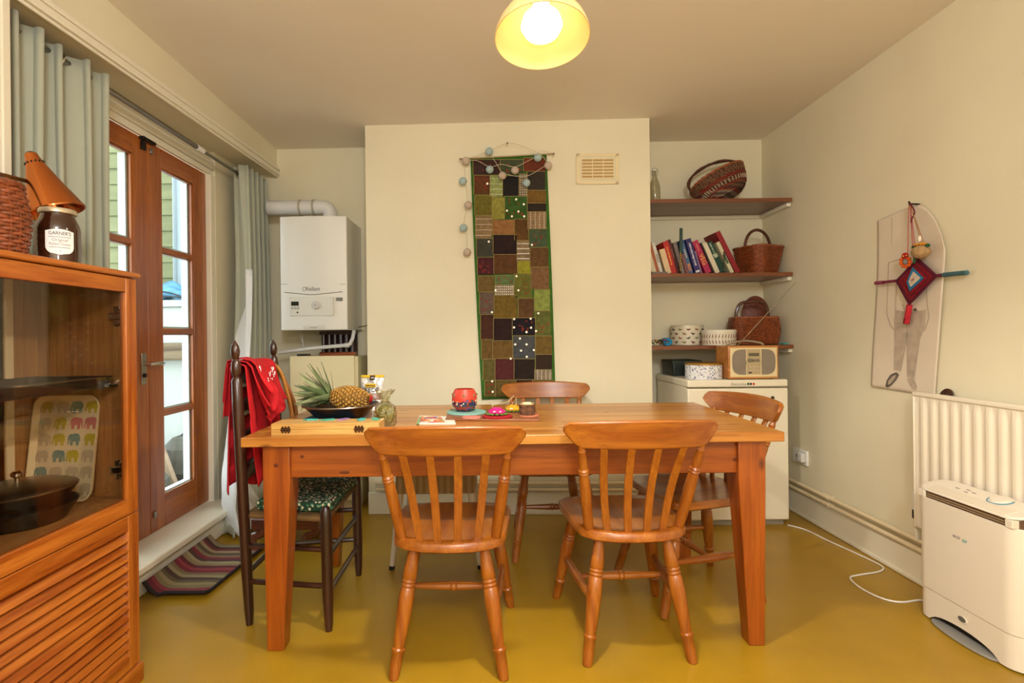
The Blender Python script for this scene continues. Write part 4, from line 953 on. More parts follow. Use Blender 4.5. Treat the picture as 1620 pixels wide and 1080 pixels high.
# ------------------------------------------------------------------ alcove shelves
SHW = wood('shelf_brown', (128, 72, 36), (92, 48, 22), 'x', .4, 16, .25)
SY0, SX0, SX1 = 3.312, BX1+.002, RX-.004
for z, tk, lb_ in ((1.962, .024, 'top brown alcove shelf carrying the tilted basket'), (1.498, .024, 'brown alcove shelf carrying the row of books'), (1.045, .024, 'lowest brown alcove shelf carrying the two tins')):
    sh = thing('alcove_shelf', lb_, 'shelf', (1.46, 3.5, z-tk), 0, 'alcove shelves')
    MB().hexa([(SX0, SY0, z-tk), (SX1-.01, SY0, z-tk), (SX1-.01, backY(SX1)-.003, z-tk), (SX0, backY(SX0)-.003, z-tk)], [(SX0, SY0, z), (SX1-.01, SY0, z), (SX1-.01, backY(SX1)-.003, z), (SX0, backY(SX0)-.003, z)]).build('board', SHW, sh, bevel=.002)
    MB().bb(SX1-.026, SX1, SY0+.03, 3.68, z-tk-.024, z-tk-.0005).build('batten', TRIM, sh, bevel=.002)
    MB().hexa([(SX0, backY(SX0)-.022, z-tk-.024), (SX1-.026, backY(SX1)-.022, z-tk-.024), (SX1-.026, backY(SX1)-.003, z-tk-.024), (SX0, backY(SX0)-.003, z-tk-.024)], [(SX0, backY(SX0)-.022, z-tk-.0005), (SX1-.026, backY(SX1)-.022, z-tk-.0005), (SX1-.026, backY(SX1)-.003, z-tk-.0005), (SX0, backY(SX0)-.003, z-tk-.0005)]).build('batten', TRIM, sh, bevel=.002)
Z1, Z2, Z3 = 1.962, 1.498, 1.045
# bottle
p = at(1036, 312, Y=3.42); bt = thing('glass_bottle', 'clear swing-top glass bottle on the top shelf', 'bottle', (p.x, 3.42, Z1))
MB().lathe([(0, 0), (.031, 0), (.034, .006), (.034, .10), (.030, .125), (.016, .16), (.0125, .18), (.0125, .198), (.015, .20), (.015, .206), (0, .206)], 24, Matrix.Translation((p.x, 3.42, Z1))).build('glass', pane_mat('bottle_glass', (222, 220, 206), 2.5), bt)
m = MB(); m.ball((p.x, 3.42, Z1+.213), .011, 10, 6); m.build('stopper', WHITE, bt)
m = MB(); m.tube(smooth_path([(p.x-.015, 3.42, Z1+.175), (p.x-.02, 3.41, Z1+.20), (p.x-.012, 3.415, Z1+.222), (p.x+.012, 3.415, Z1+.222), (p.x+.02, 3.41, Z1+.20), (p.x+.015, 3.42, Z1+.175)], 4), .0016, 6); m.build('wire_clip', STEEL, bt)
# tilted patterned basket
tbk = thing('carrying_basket', 'dark patterned basket with arched branch handle lying tilted on the top shelf', 'basket', (1.53, 3.48, Z1))
Mt = Matrix.Translation((1.585, 3.475, Z1+.118)) @ Matrix.Rotation(math.radians(-30), 4, 'Y') @ Matrix.Rotation(math.radians(-20), 4, 'X') @ Matrix.Translation((0, 0, -.05))
PATT = ramp_mat('patterned_wicker', 'Z', (-.02, .16), [(0, (84, 46, 32)), (.12, (120, 50, 36)), (.2, (86, 48, 34))]+[(.3, (124, 44, 34)), (.36, (150, 128, 104)), (.42, (96, 74, 62)), (.5, (150, 128, 104)), (.56, (128, 46, 34)), (.62, (78, 46, 36)), (.7, (110, 78, 54)), (.78, (76, 44, 34)), (.86, (112, 76, 52)), (.95, (84, 48, 34))], rough=.6, noise=.012, nscale=60, bump=.3)
def pr2(v):
    q = v**.45; return (.085+.10*q, .065+.07*q, .15*v, 0)
Mt = Matrix.Translation((1.585, 3.475, Z1)) @ Matrix.Rotation(math.radians(-25), 4, 'Y') @ Matrix.Rotation(math.radians(-18), 4, 'X')
lo = min((Mt @ Vector((pr2(v_/8)[0]*math.cos(a_), pr2(v_/8)[1]*math.sin(a_), pr2(v_/8)[2]))).z for v_ in range(9) for a_ in [k*.2 for k in range(32)])
Mt = Matrix.Translation((0, 0, Z1-lo+.011)) @ Mt
ptf = wicker(tbk, Mt, pr2, 2.2, 20, 30, PATT, WKL, amp=.003, rs=.0042, rim_r=.008)
P = [Mt @ Vector((.186*math.cos(a), .004, .15+.115*math.sin(a)**.8)) for a in [PI*k/14 for k in range(15)]]
MB().tube(P, [.010+.002*math.sin(k*1.7) for k in range(15)], 8).build('branch_handle', WKD, tbk)
m = MB()
for k in (7, 8): m.tube([P[k]+Vector((-.012, -.004, -.004)), P[k]+Vector((.02, .002, .014))], .0075, 6)
m.build('binding', WKD, tbk)
m = MB(); m2 = MB(); m3 = MB()
for k in range(44):
    a_ = 2*PI*k/44; m.tube([ptf(a_, .30, .0065), ptf(a_, .46, .0065)], .0042, 5)
    for s_ in (-1, 1): m3.tube([ptf(a_+s_*.10*q, .66+.28*q, .006) for q in (0, .5, 1)], .0022, 4)
for v_ in (.24, .52, .60): m2.tube([ptf(2*PI*k/60, v_, .006) for k in range(60)], .0036, 5, closed=True)
o = m.build('cream_band', mat('cream_cane', (168, 146, 118), .6), tbk); o['kind'] = 'stuff'
m2.build('red_rings', mat('red_cane', (140, 48, 34), .5), tbk)
o = m3.build('lattice_band', mat('tan_cane', (132, 92, 60), .6), tbk); o['kind'] = 'stuff'
# books ---------------------------------------------------------------
def bx(cx_): return 1010+cx_/6.23
books = [  # bottom-right px x (crop), thickness m, height m, lean deg, depth, colour, label bits
 (178, .030, .150, 15, .15, (206, 190, 158), 'cream paperback at the chimney breast end of the book row'),
 (214, .020, .215, 15, .15, (158, 86, 44), 'thin orange-brown book in the leaning row'),
 (252, .020, .210, 15, .15, (204, 200, 190), 'white book with dark printing in the leaning row'),
 (322, .034, .160, 15, .16, (214, 186, 146), 'short cream book beside the bright red spine'),
 (380, .034, .212, 15, .16, (176, 32, 26), 'bright red book with yellow lettering in the row'),
 (415, .020, .226, 15, .17, (78, 20, 22), 'dark maroon book behind the green tube'),
 (456, .022, .205, 15, .16, (120, 108, 104), 'grey book beside the green tube'),
 (502, .020, .130, 15, .14, (122, 74, 72), 'short mauve-brown book before the blue one'),
 (548, .026, .222, 16, .16, (64, 98, 140), 'blue illustrated book in the leaning row'),
 (612, .035, .226, 16, .17, (44, 38, 100), 'navy blue book with white lettering on the spine'),
 (634, .010, .150, 16.2, .14, (140, 104, 132), 'thin mauve booklet between navy and magenta books'),
 (728, .038, .222, 23, .16, (178, 38, 82), 'magenta cookery book with yellow lettering'),
 (749, .007, .212, 23, .15, (30, 26, 26), 'thin black book beside the magenta one'),
 (804, .028, .208, 23.5, .16, (216, 204, 176), 'white book with plain spine in the leaning row'),
 (872, .036, .215, 24.4, .16, (28, 66, 50), 'dark green book with white flecks on the cover'),
 (938, .022, .215, 25, .15, (202, 194, 160), 'pale cream book beside the big red one'),
 (1006, .030, .29, 26, .19, (138, 16, 30), 'large deep red book leaning at the end of the row')]
BK = []
prev = None
PAGES = mat('book_pages', (222, 208, 176), .8)
for i, (bxr, tk, hh, lean, dep, col, lb_) in enumerate(books):
    sy = SY0+.045+.008*(i % 3)
    p = at(bx(bxr), 430, Y=SY0+.05); L = math.radians(lean)
    t = thing('book', lb_, 'book', (p.x, sy, Z2), 0, 'books on the middle shelf')
    T = Matrix.Translation((p.x, sy, Z2)) @ Matrix.Rotation(-L, 4, 'Y') @ Matrix.Translation((-tk, 0, 0.0))
    T = Matrix.Translation((0, 0, 0)) @ T
    cm = mat('cover_%02d' % i, col, .45, var=.12, vscale=25)
    m = MB(); m.bb(0, .0025, 0, dep, 0, hh, T); m.bb(tk-.0025, tk, 0, dep, 0, hh, T); m.bb(.0025, tk-.0025, 0, .0025, 0, hh, T)
    low = min(v[2] for v in m.v); T = Matrix.Translation((0, 0, Z2-low+.0002)) @ T
    m = MB(); m.prism([(0, 0), (tk, 0), (tk, dep), (tk-.0025, dep), (tk-.0025, .0025), (.0025, .0025), (.0025, dep), (0, dep)], hh, T)
    o = m.build('cover', cm, t, smooth=0)
    MB().bb(.003, tk-.003, .003, dep-.004, .003, hh-.003, T).build('pages', PAGES, t, smooth=0)
    BK.append((t, T, tk, hh))
def spine(i, body, col, size, fr=.5, sx=1.0):
    t, T, tk, hh = BK[i]
    M = T @ Matrix.Translation((tk/2, -.0004, hh*fr)) @ Matrix.Rotation(PI/2, 4, 'X') @ Matrix.Rotation(-PI/2, 4, 'Z')
    text('spine_lettering', body, mat('ink_'+str(i), col, .5), t, M, size, .0003, sx=sx)
spine(11, 'VEG', (226, 184, 60), .040, .42)
for i_, col, ln, hg, fr_, n_ in ((9, (216, 212, 224), .15, .012, .55, 15), (11, (226, 170, 120), .05, .008, .80, 7), (4, (226, 178, 60), .12, .010, .55, 12), (5, (170, 120, 80), .06, .007, .6, 7), (2, (70, 60, 54), .06, .008, .5, 6), (14, (180, 190, 170), .07, .010, .8, 6), (8, (220, 200, 160), .06, .010, .6, 6)):
    t, T, tk, hh = BK[i_]
    marks('spine_print', mat('spine_ink_%d' % i_, col, .5), t, T @ Matrix.Translation((tk/2, -.0004, hh*fr_)) @ Matrix.Rotation(PI/2, 4, 'X') @ Matrix.Rotation(-PI/2, 4, 'Z'), ln, hg, n_)
def blob(i, c, z0, z1, name):
    t, T, tk, hh = BK[i]; MB().bb(tk*.15, tk*.85, -.0008, .0002, hh*z0, hh*z1, T).build(name, mat('blob_%d_%s' % (i, name), c, .6, var=.5, vscale=60), t, smooth=0)
blob(8, (190, 130, 96), .08, .3, 'spine_picture'); blob(9, (226, 222, 226), .02, .08, 'publisher_mark'); blob(14, (186, 196, 170), .5, .62, 'spine_picture'); blob(15, (78, 104, 70), .3, .55, 'spine_picture')
# upright tube and bead ornament before the books
p0, p1_ = at(1076.6, 429, Y=SY0+.02), at(1077.5, 361, Y=SY0+.02)
gt = thing('incense_tube', 'slim dark green tube standing upright before the books', 'tube', tuple(p0))
d = (p1_-p0); MB().tube([p0.lerp(p1_, .44), p1_], .0095, 12).build('tube', mat('dark_green_card', (30, 62, 54), .5), gt)
m = MB()
for k in range(8): m.ball(p0.lerp(p1_, .03+k*.055), .0065, 8, 6, (1, 1, 1.3))
m.tube([p0, p0.lerp(p1_, .46)], .003, 6); m.build('bead_stem', mat('brass_beads', (150, 126, 74), .35, .7), gt)
p0, p1_ = at(1145.8, 429, Y=SY0+.02), at(1145.6, 397, Y=SY0+.02)
gt = thing('bead_ornament', 'short beaded brass ornament before the dark green book', 'ornament', tuple(p0)); m = MB()
for k in range(8): m.ball(p0.lerp(p1_, .04+k*.125), .0065 if k != 6 else .010, 8, 6)
m.tube([p0, p1_], .003, 6); m.build('beads', mat('dark_beads', (70, 76, 62), .35, .5), gt)
tag(MB().bb(1.03, 1.13, SY0+.01, SY0+.03, Z2, Z2+.012).build('comb', mat('grey_comb', (110, 104, 98), .5), bevel=.003), 'flat grey strip lying before the books by the chimney breast', 'strip')
# wicker basket at the end of the books
p = at(1215, 430, Y=3.46); wbk = thing('handled_basket', 'square red-brown wicker basket with hooped handle beside the books', 'basket', (1.76, 3.46, Z2))
Mb = Matrix.Translation((1.768, 3.465, Z2+.004)) @ Matrix.Rotation(math.radians(24), 4, 'Z')
wicker(wbk, Mb, lambda v: (.092+.030*v, .085+.028*v, .17*v, 0), 5, 24, 28, WK, WK, amp=.003, rs=.0038, rim_r=.008)
P = [Mb @ Vector((-.118*math.cos(a), .0, .165+.125*math.sin(a))) for a in [PI*k/14 for k in range(15)]]
MB().tube(P, .0095, 8).build('hoop_handle', WKD, wbk)

# tins and baskets on the low shelf
def tin(name, label, px, Y, r, h, z, m_body, lidm, lidh=.012):
    x = at(px, 545, Y=Y).x; t = thing(name, label, 'tin', (x, Y, z))
    MB().lathe([(0, 0), (r-.002, 0), (r, .002), (r, h-lidh), (0, h-lidh)], 40, Matrix.Translation((x, Y, z))).build('body', m_body, t)
    MB().lathe([(0, h-lidh), (r+.0015, h-lidh), (r+.002, h-.002), (r, h), (r-.012, h-.002), (0, h-.002)], 40, Matrix.Translation((x, Y, z))).build('lid', lidm, t)
    return x, t
BIRD = speck('bird_print_tin', (222, 212, 186), [(110, 52, 36), (126, 132, 70), (60, 56, 54), (140, 96, 60)], 38, .40, .35)
x, t1 = tin('cake_tin', 'tall round tin printed with small birds on the low shelf', 1087, 3.592, .104, .132, Z3, mat('tin_cream', (224, 214, 190), .35), mat('tin_lid_cream', (222, 214, 192), .3, .2), .014)
BIRDP = [(-1, .1), (-.4, .35), (.1, .3), (.45, .55), (.7, .45), (.95, .4), (.7, .25), (.55, -.1), (.2, -.4), (-.2, -.35), (-.5, -.1), (-1.1, -.15)]
rows = [MB() for _ in range(4)]; bc = [(116, 52, 36), (128, 134, 72), (62, 58, 56), (150, 100, 64)]
for r in range(4):
    for k in range(12):
        a = 2*PI*(k+.5*(r % 2))/12; T = Matrix.Translation((x, 3.592, Z3+.018+r*.028)) @ Matrix.Rotation(a, 4, 'Z') @ Matrix.Translation((0, -.1046, 0)) @ Matrix.Rotation(PI/2, 4, 'X') @ Matrix.Rotation(random.uniform(-.6, .6), 4, 'Z') @ Matrix.Diagonal((.015*random.choice((-1, 1)), .016, 1, 1))
        rows[(r*5+k*3) % 4].prism(BIRDP, .0008, T)
for q in range(4): rows[q].build('bird_print', mat('bird_ink_%d' % q, bc[q], .5), t1, smooth=0)
x, t2_ = tin('cake_tin', 'lower round tin with brown leaf pattern on the low shelf', 1137, 3.42, .104, .098, Z3, mat('tin_white', (226, 216, 192), .35), mat('tin_lid_white', (230, 222, 202), .3), .018)
LEAF = [(-.5, -1), (.1, -.9), (.45, -.2), (.5, .7), (.35, 1), (-.1, .5), (-.45, -.3)]
m = MB()
for r, sg in ((0, 1), (1, -1)):
    for k in range(34):
        a = 2*PI*k/34; m.prism(LEAF, .0008, Matrix.Translation((x, 3.42, Z3+.022+r*.036)) @ Matrix.Rotation(a, 4, 'Z') @ Matrix.Translation((0, -.1046, 0)) @ Matrix.Rotation(PI/2, 4, 'X') @ Matrix.Rotation(.35*sg, 4, 'Z') @ Matrix.Diagonal((.0062*sg, .0135, 1, 1)))
m.build('leaf_print', mat('leaf_ink', (126, 70, 48), .5), t2_, smooth=0)
hb = thing('lidded_basket', 'wicker shopping basket with looped handle and open oval lid on the low shelf', 'basket', (1.73, 3.49, Z3))
Mb = Matrix.Translation((1.742, 3.485, Z3+.004)) @ Matrix.Rotation(math.radians(-8), 4, 'Z')
wicker(hb, Mb, lambda v: (.125+.012*math.sin(PI*v)+.008*v, .105+.012*math.sin(PI*v), .15*v+.02*v*v, 0), 4.5, 22, 30, WK, WKL, amp=.003, rs=.0038, rim_r=.007)
P = smooth_path([Mb @ Vector(q) for q in ((-.10, -.0, .12), (-.105, 0, .20), (-.08, 0, .262), (-.02, 0, .275), (.05, 0, .272), (.085, 0, .23), (.092, 0, .14))], 5)
MB().tube(P, .011, 8).build('handle', WKD, hb)
m = MB(); T = axis_mat(Vector((1.822, 3.61, Z3+.20)), (-.25, -1, .12)); pr_ = [(0, -.004), (.08, -.004), (.086, 0), (.08, .004), (0, .004)]
m.lathe(pr_, 36, T @ Matrix.Diagonal((1.02, 1.5, 1, 1))); 
m.build('oval_lid', mat('lid_wicker', (118, 56, 32), .5, var=.35, vscale=40), hb)
# bits of string, blue roll
m = MB()
for c_, (x_, z_) in enumerate(((1.085, .02), (1.11, .035), (1.06, .045))):
    P = [(x_+.022*math.cos(k*.7+c_)*(1+.4*math.sin(k*.31)), SY0+.05+.03*math.sin(k*.9+c_), Z3+.008+.03*abs(math.sin(k*.37+c_))) for k in range(26)]
    m.tube(P, .0035, 5)
tag(m.build('tangled_cord', speck('mixed_yarn', (120, 84, 44), [(200, 172, 70), (150, 40, 60), (60, 120, 70), (210, 196, 160), (46, 40, 36)], 90, .8)), 'tangled bundle of coloured cord by the bird tin', 'cord')
p = at(1053, 538, Y=3.38); m = MB()
P = [(p.x+.005+ (.006+.0028*k*.5)*math.cos(k*.5), 3.37, Z3+.026+(.006+.00095*k)*math.sin(k*.5)) for k in range(20)]
br = thing('rolled_cloth', 'rolled bright blue cloth lying beside the bird tin', 'cloth', (p.x, 3.40, Z3))
MB().lathe([(0, 0), (.024, 0), (.025, .004), (.025, .09), (0, .09)], 20, axis_mat((p.x, 3.345, Z3+.0255), (.15, 1, 0)), 1.25, 1).build('roll', mat('bright_blue_cloth', (28, 124, 170), .8, var=.25, vscale=40), br)
MB().tube([(p.x+r_*1.2*math.cos(a), 3.344, Z3+.0255+r_*math.sin(a)) for a, r_ in [(k*.55, .003+.0009*k) for k in range(20)]], .0012, 5).build('roll_edge', mat('blue_edge', (20, 78, 120), .8), br)
tag(MB().ball((SX0+.012, 3.42, Z3+.075), .012, 10, 8).ball((SX0+.012, 3.42, Z3+.05), .007, 8, 6).ball((SX0+.012, 3.42, Z3+.02), .018, 10, 8, (1, 1, 1.1)).build('small_figurine', mat('olive_figurine', (130, 122, 76), .6, var=.3, vscale=60)), 'small olive figurine tucked against the chimney breast', 'figurine')
tag(MB().bb(1.855, 1.885, SY0+.015, SY0+.06, Z3, Z3+.012).build('turquoise_clip', mat('turquoise', (70, 150, 150), .5), bevel=.004), 'small turquoise clip at the wall end of the low shelf', 'clip')

# ------------------------------------------------------------------ fridge and what stands on it
FRM = mat('fridge_white', (232, 222, 198), .3, coat=.2)
FX0, FX1, FY0, FY1 = 1.155, 1.738, 3.08, 3.655
fr = thing('fridge', 'white undercounter fridge in the alcove below the shelves', 'fridge', ((FX0+FX1)/2, (FY0+FY1)/2, 0))
MB().bb(FX0+.006, FX1-.006, FY0+.05, FY1, .03, .808).build('cabinet', FRM, fr, bevel=.003)
MB().bb(FX0, FX1, FY0, FY1, .808, .85).build('worktop', FRM, fr, bevel=.008, seg=3)
MB().bb(FX0, FX1, FY0, FY0+.046, .035, .80).build('door', FRM, fr, bevel=.008, seg=3)
MB().bb(FX0+.02, FX1-.02, FY0+.03, FY0+.05, 0, .05).build('plinth', mat('plinth_grey', (150, 140, 122), .5), fr)
m = MB(); P_ = at(1222, 629, Y=FY0); MB().tube([P_+Vector((0, .005, 0)), P_+Vector((0, -.004, 0))], .011, 16).build('lock', STEEL, fr); MB().tube([P_+Vector((0, -.003, 0)), P_+Vector((0, -.005, 0))], .007, 12).build('lock_core', DARKM, fr)
for px, c in ((1183.5, (40, 90, 50)), (1187.6, (60, 18, 16)), (1192.3, (190, 36, 26))):
    P_ = at(px, 607, Y=FY0); MB().box(P_+Vector((0, -.001, 0)), (.0125, .004, .0125)).build('indicator', mat('indicator_%d' % px, c, .4), fr, bevel=.003)
text('brand_lettering', 'Electrolux', mat('fridge_letter', (150, 140, 124), .5), fr, face_cam(at(1169, 607.5, Y=FY0-.001)), .022)
P_ = at(1210, 606.5, Y=FY0); MB().tube([P_+Vector((0, .003, 0)), P_+Vector((0, -.002, 0))], .006, 12).build('knob', FRM, fr)
# radio
RY, RZ = 3.10, .85
rx0, rx1 = at(1152.5, 600, Y=RY).x, at(1232, 600, Y=RY).x; rh = .196
rd = thing('table_radio', 'light wood table radio with grey speakers standing on the fridge', 'radio', ((rx0+rx1)/2, RY+.08, RZ))
RWD = wood('radio_wood', (206, 142, 72), (176, 108, 46), 'x', .35, 24, .3)
m = MB(); m.bb(rx0, rx1, RY, RY+.17, RZ+.004, RZ+rh); m.build('case', RWD, rd, bevel=.004)
for dx in (.03, rx1-rx0-.03):
    MB().tube([(rx0+dx, RY+.03, RZ), (rx0+dx, RY+.03, RZ+.005)], .008, 10).build('foot', BLACK, rd)
MB().bb(rx0+.010, rx1-.010, RY-.003, RY, RZ+.015, RZ+rh-.011).build('front_panel', mat('radio_cream', (226, 206, 160), .45), rd, bevel=.002)
SPK = mat('speaker_grille', (150, 136, 118), .7, bump=.6, bscale=500)
cxr = (rx0+rx1)/2; czr = RZ+rh/2+.004
for s in (-1, 1):
    pts = []
    for k in range(17):
        a = -PI/2+PI*k/16; e_ = .62
        pts.append((s*(.052+.074*abs(math.cos(a))**e_), .074*math.copysign(abs(math.sin(a))**e_, math.sin(a))))
    pts = [(s*.046, -.074)]+pts+[(s*.046, .074)]
    if s < 0: pts = pts[::-1]
    sp = MB().prism(pts, .003, Matrix.Translation((cxr, RY-.003, czr)) @ Matrix.Rotation(PI/2, 4, 'X')).build('speaker', SPK, rd)
    MB().lathe([(0, 0), (.040, 0), (.040, .0015), (.034, .003), (0, .002)], 24, axis_mat((cxr+s*.083, RY-.006, czr-.004), (0, -1, 0))).build('cone', SPK, sp)
MB().bb(cxr-.040, cxr+.040, RY-.005, RY-.003, czr-.072, czr+.074).build('control_strip', mat('radio_silver', (186, 166, 130), .4, .2), rd, bevel=.001)
MB().bb(cxr-.030, cxr+.030, RY-.007, RY-.005, czr+.034, czr+.052).build('display', mat('lcd_olive', (98, 92, 70), .25), rd)
for k, r in ((-1, .012), (0, .009), (1, .009)):
    MB().lathe([(0, 0), (r, 0), (r*.9, .008), (0, .009)], 16, axis_mat((cxr+k*.023, RY-.005, czr+.010), (0, -1, 0))).build('knob', STEEL, rd)
for k in range(6): MB().box((cxr-.022+(k % 3)*.022, RY-.0055, czr-.028-(k//3)*.022), (.013, .002, .006)).build('button', mat('radio_button', (200, 184, 152), .5), rd)
MB().box((cxr-.022, RY-.006, czr-.062), (.014, .003, .007)).build('socket', BLACK, rd)
MB().tube(smooth_path([(rx0+.012, RY+.085, RZ+rh-.002), (rx0+.05, RY+.085, RZ+rh+.016), (cxr, RY+.085, RZ+rh+.028), (rx1-.06, RY+.085, RZ+rh+.012), (rx1-.045, RY+.085, RZ+rh-.001)], 6), .004, 8, flat=1.8).build('carry_handle', CHROME, rd)
p, q = at(1165, 549, Y=RY+.14), at(1259, 446, Y=3.16)
MB().tube([p, q], [.003, .0016], 6).build('aerial', CHROME, rd); MB().ball(q, .004, 8, 6).build('aerial_tip', CHROME, rd)
# blue and white tin, dark box
x, t3_ = tin('biscuit_tin', 'round white tin with blue winter village print on the fridge', 1112.5, 3.2, .105, .096, .85, speck('winter_print', (226, 224, 224), [(40, 56, 100), (90, 110, 150), (150, 156, 176), (214, 214, 218)], 100, .42, .35), mat('tin_lid_gold', (176, 132, 60), .3, .6), .012)
dk = thing('storage_box', 'dark green box standing behind the blue and white tin', 'box', (1.24, 3.47, .85))
MB().bb(1.178, 1.36, 3.385, 3.60, .85, .93).build('body', mat('dark_green_tin', (30, 40, 36), .4), dk, bevel=.008); MB().bb(1.174, 1.364, 3.381, 3.604, .922, .95).build('lid', mat('dark_green_tin2', (38, 48, 42), .4), dk, bevel=.006)

# ------------------------------------------------------------------ radiator and pipes on the right wall
RADM = mat('radiator_white', (232, 220, 198), .4)
ry1, ry0, rz0, rz1, rxf = 2.31, 1.32, .268, .857, 1.845
ra = thing('radiator', 'white ribbed panel radiator on the wall behind the dehumidifier', 'radiator', (1.88, (ry0+ry1)/2, rz0))
def radf(u, v):
    y = ry0+(ry1-ry0)*u; z = rz0+(rz1-rz0)*v
    c = math.cos(2*PI*(y-ry0)/.0495); prof = max(-1, min(1, 1.9*c))
    edge = min(1, max(0, (v-.045)/.03))*min(1, max(0, (.955-v)/.03))
    e2 = min(1, (1-u)/.02, u/.02)
    return (rxf+.008-.010*(.5+.5*prof)*edge*e2 - .004*(1-edge), y, z)
MB().grid(radf, 240, 36).build('ribbed_panel', RADM, ra, solid=.002, smooth=70)
MB().bb(rxf+.010, rxf+.024, ry0, ry1, rz0, rz1).build('back_panel', RADM, ra, bevel=.005)
m = MB(); m.bb(rxf-.003, rxf+.026, ry0-.004, ry1+.004, rz1-.016, rz1+.003); m.build('top_edge', RADM, ra, bevel=.006, seg=3)
m = MB(); m.bb(rxf-.001, rxf+.026, ry1-.006, ry1+.004, rz0, rz1-.016); m.build('end_edge', RADM, ra, bevel=.005)
for y in (1.5, 2.15): MB().bb(rxf+.024, RX-.001, y-.02, y+.02, rz0+.1, rz1-.1).build('bracket', RADM, ra)
MB().tube([(1.875, 2.335, .335), (1.875, 2.335, .42)], .013, 12).build('valve_cap', WHITE, ra); MB().tube([(1.875, 2.335, .30), (1.875, 2.335, .337)], .015, 12).build('valve_body', DARKM, ra)
MB().tube([(1.875, 2.335, .31), (1.875, 2.305, .31)], .010, 8).build('union', CHROME, ra)
MB().tube([(1.875, 2.335, .30), (1.878, 2.335, .205)], .0085, 10).build('feed_pipe', TRIM, ra)
PIPE = mat('painted_pipe', (226, 208, 172), .4)
for z, lb_ in ((.200, 'upper cream heating pipe above the skirting'), (.160, 'lower cream heating pipe above the skirting')):
    hp_ = thing('heating_pipe', lb_, 'pipe', (1.88, 2.6, z)); xo = 1.885
    ye = lambda x: breastY(x)-.03
    MB().tube([(xo, 0.9, z), (xo, 3.64, z)], .0105, 10).build('wall_run', PIPE, hp_)
    m = MB(); m.tube([(BX0+.05, ye(BX0), z), (BX1-.02, ye(BX1), z)], .0115, 10); m.build('breast_run', PIPE, hp_)
    for y in (2.97,): MB().tube([(xo, y-.022, z), (xo, y+.022, z)], .0145, 12).build('coupling', PIPE, hp_)
    MB().bb(xo-.004, RX-.001, 2.955, 2.965, z-.006, z+.006).build('clip', PIPE, hp_)
so = thing('wall_socket', 'white double socket on the right wall beside the fridge', 'socket', (RX, 3.32, .30))
MB().bb(RX-.014, RX, 3.19, 3.335, .315, .405).build('plate', WHITE, so, bevel=.003); MB().bb(RX-.04, RX-.014, 3.20, 3.25, .335, .39).build('plug', FLU, so, bevel=.006); MB().bb(RX-.016, RX-.0138, 3.285, 3.295, .35, .37).build('slot', BLACK, so)
pts = [at(1246, 830, Z=.004), at(1275, 838, Z=.004), at(1310, 855, Z=.004), at(1350, 873, Z=.004), at(1380, 887, Z=.004), at(1397, 897, Z=.004), at(1390, 904, Z=.004), at(1360, 909, Z=.004), at(1345, 914, Z=.004), at(1362, 930, Z=.004), at(1395, 946, Z=.004), at(1425, 952, Z=.004), at(1452, 949, Z=.004), (1.76, 2.15, .03)]
tag(MB().tube(smooth_path(pts, 6), .0036, 8).build('power_cable', WHITE), 'white power cable looping across the floor to the dehumidifier', 'cable')
p = at(1481, 621, X=1.86); tag(MB().lathe([(0, 0), (.030, 0), (.030, .006), (.026, .008), (0, .008)], 20, axis_mat((1.905, p.y, .852), (-.9, 0, .3))).build('brown_coaster', DW('x')), 'small brown disc tucked behind the radiator top', 'disc')

# ------------------------------------------------------------------ dehumidifier
DHM = mat('warm_white_plastic', (232, 222, 204), .38)
dx0, dx1, dy0, dy1 = 1.705, 1.828, 1.715, 2.135
dh = thing('dehumidifier', 'white floor-standing dehumidifier in front of the radiator', 'dehumidifier', ((dx0+dx1)/2, (dy0+dy1)/2, 0))
cxd, cyd = (dx0+dx1)/2, (dy0+dy1)/2; hx, hy_ = (dx1-dx0)/2, (dy1-dy0)/2
def dloop(k=0.0, r=.055): return [(cxd+a, cyd+b_) for a, b_ in rrect(hx-k, hy_-k, r-k, 8)]
def band(z0, z1, k0=0, k1=0):
    a, b_ = dloop(k0), dloop(k1); n = len(a); m = MB()
    return m.add([(x, y, z0) for x, y in a]+[(x, y, z1) for x, y in b_], [tuple(range(n-1, -1, -1)), tuple(range(n, 2*n))]+[(i, (i+1) % n, n+(i+1) % n, n+i) for i in range(n)])
# lower tank section with an arched cut-out on the room side
a = dloop(.002); n = len(a); m = MB(); V = []
def arch(x, y):
    if x > dx0+.012: return .006
    t = (y-1.925)/.135
    return .006+(.036*math.sqrt(1-t*t) if abs(t) < 1 else 0)
LP = []
for i in range(n):
    p, q = Vector(a[i]), Vector(a[(i+1) % n])
    k_ = max(1, int((q-p).length/.012))
    for j in range(k_): LP.append(p.lerp(q, j/k_))
n = len(LP); V = [(p.x, p.y, arch(p.x, p.y)) for p in LP]+[(p.x, p.y, .119) for p in LP]
m.add(V, [tuple(range(n, 2*n))]+[(i, (i+1) % n, n+(i+1) % n, n+i) for i in range(n)]); m.build('water_tank', DHM, dh, smooth=50)
band(.1205, .472).build('body', DHM, dh, bevel=.0015, smooth=50)
band(.472, .498, .008, .008).build('vent_recess', mat('vent_dark', (96, 70, 44), .7), dh)
for k in range(2): MB().bb(dx0+.003, dx0+.02, dy0+.05, dy1-.06, .479+k*.008, .4815+k*.008).build('vent_slat', mat('vent_slat_brown', (170, 146, 112), .5), dh)
for a_, b_ in ((dy0+.02, dy0+.045), (dy1-.05, dy1-.02)): MB().bb(dx0+.0005, dx1, a_, b_, .472, .499).build('top_support', DHM, dh, bevel=.002)
t_ = band(.498, .506, 0, .004); t_.v = [(x, y, z+.028*((x-dx0)/(dx1-dx0))) for x, y, z in t_.v]; t_.build('top_cover', DHM, dh, bevel=.003, smooth=50)
def topz(x): return .507+.028*((x-dx0)/(dx1-dx0))
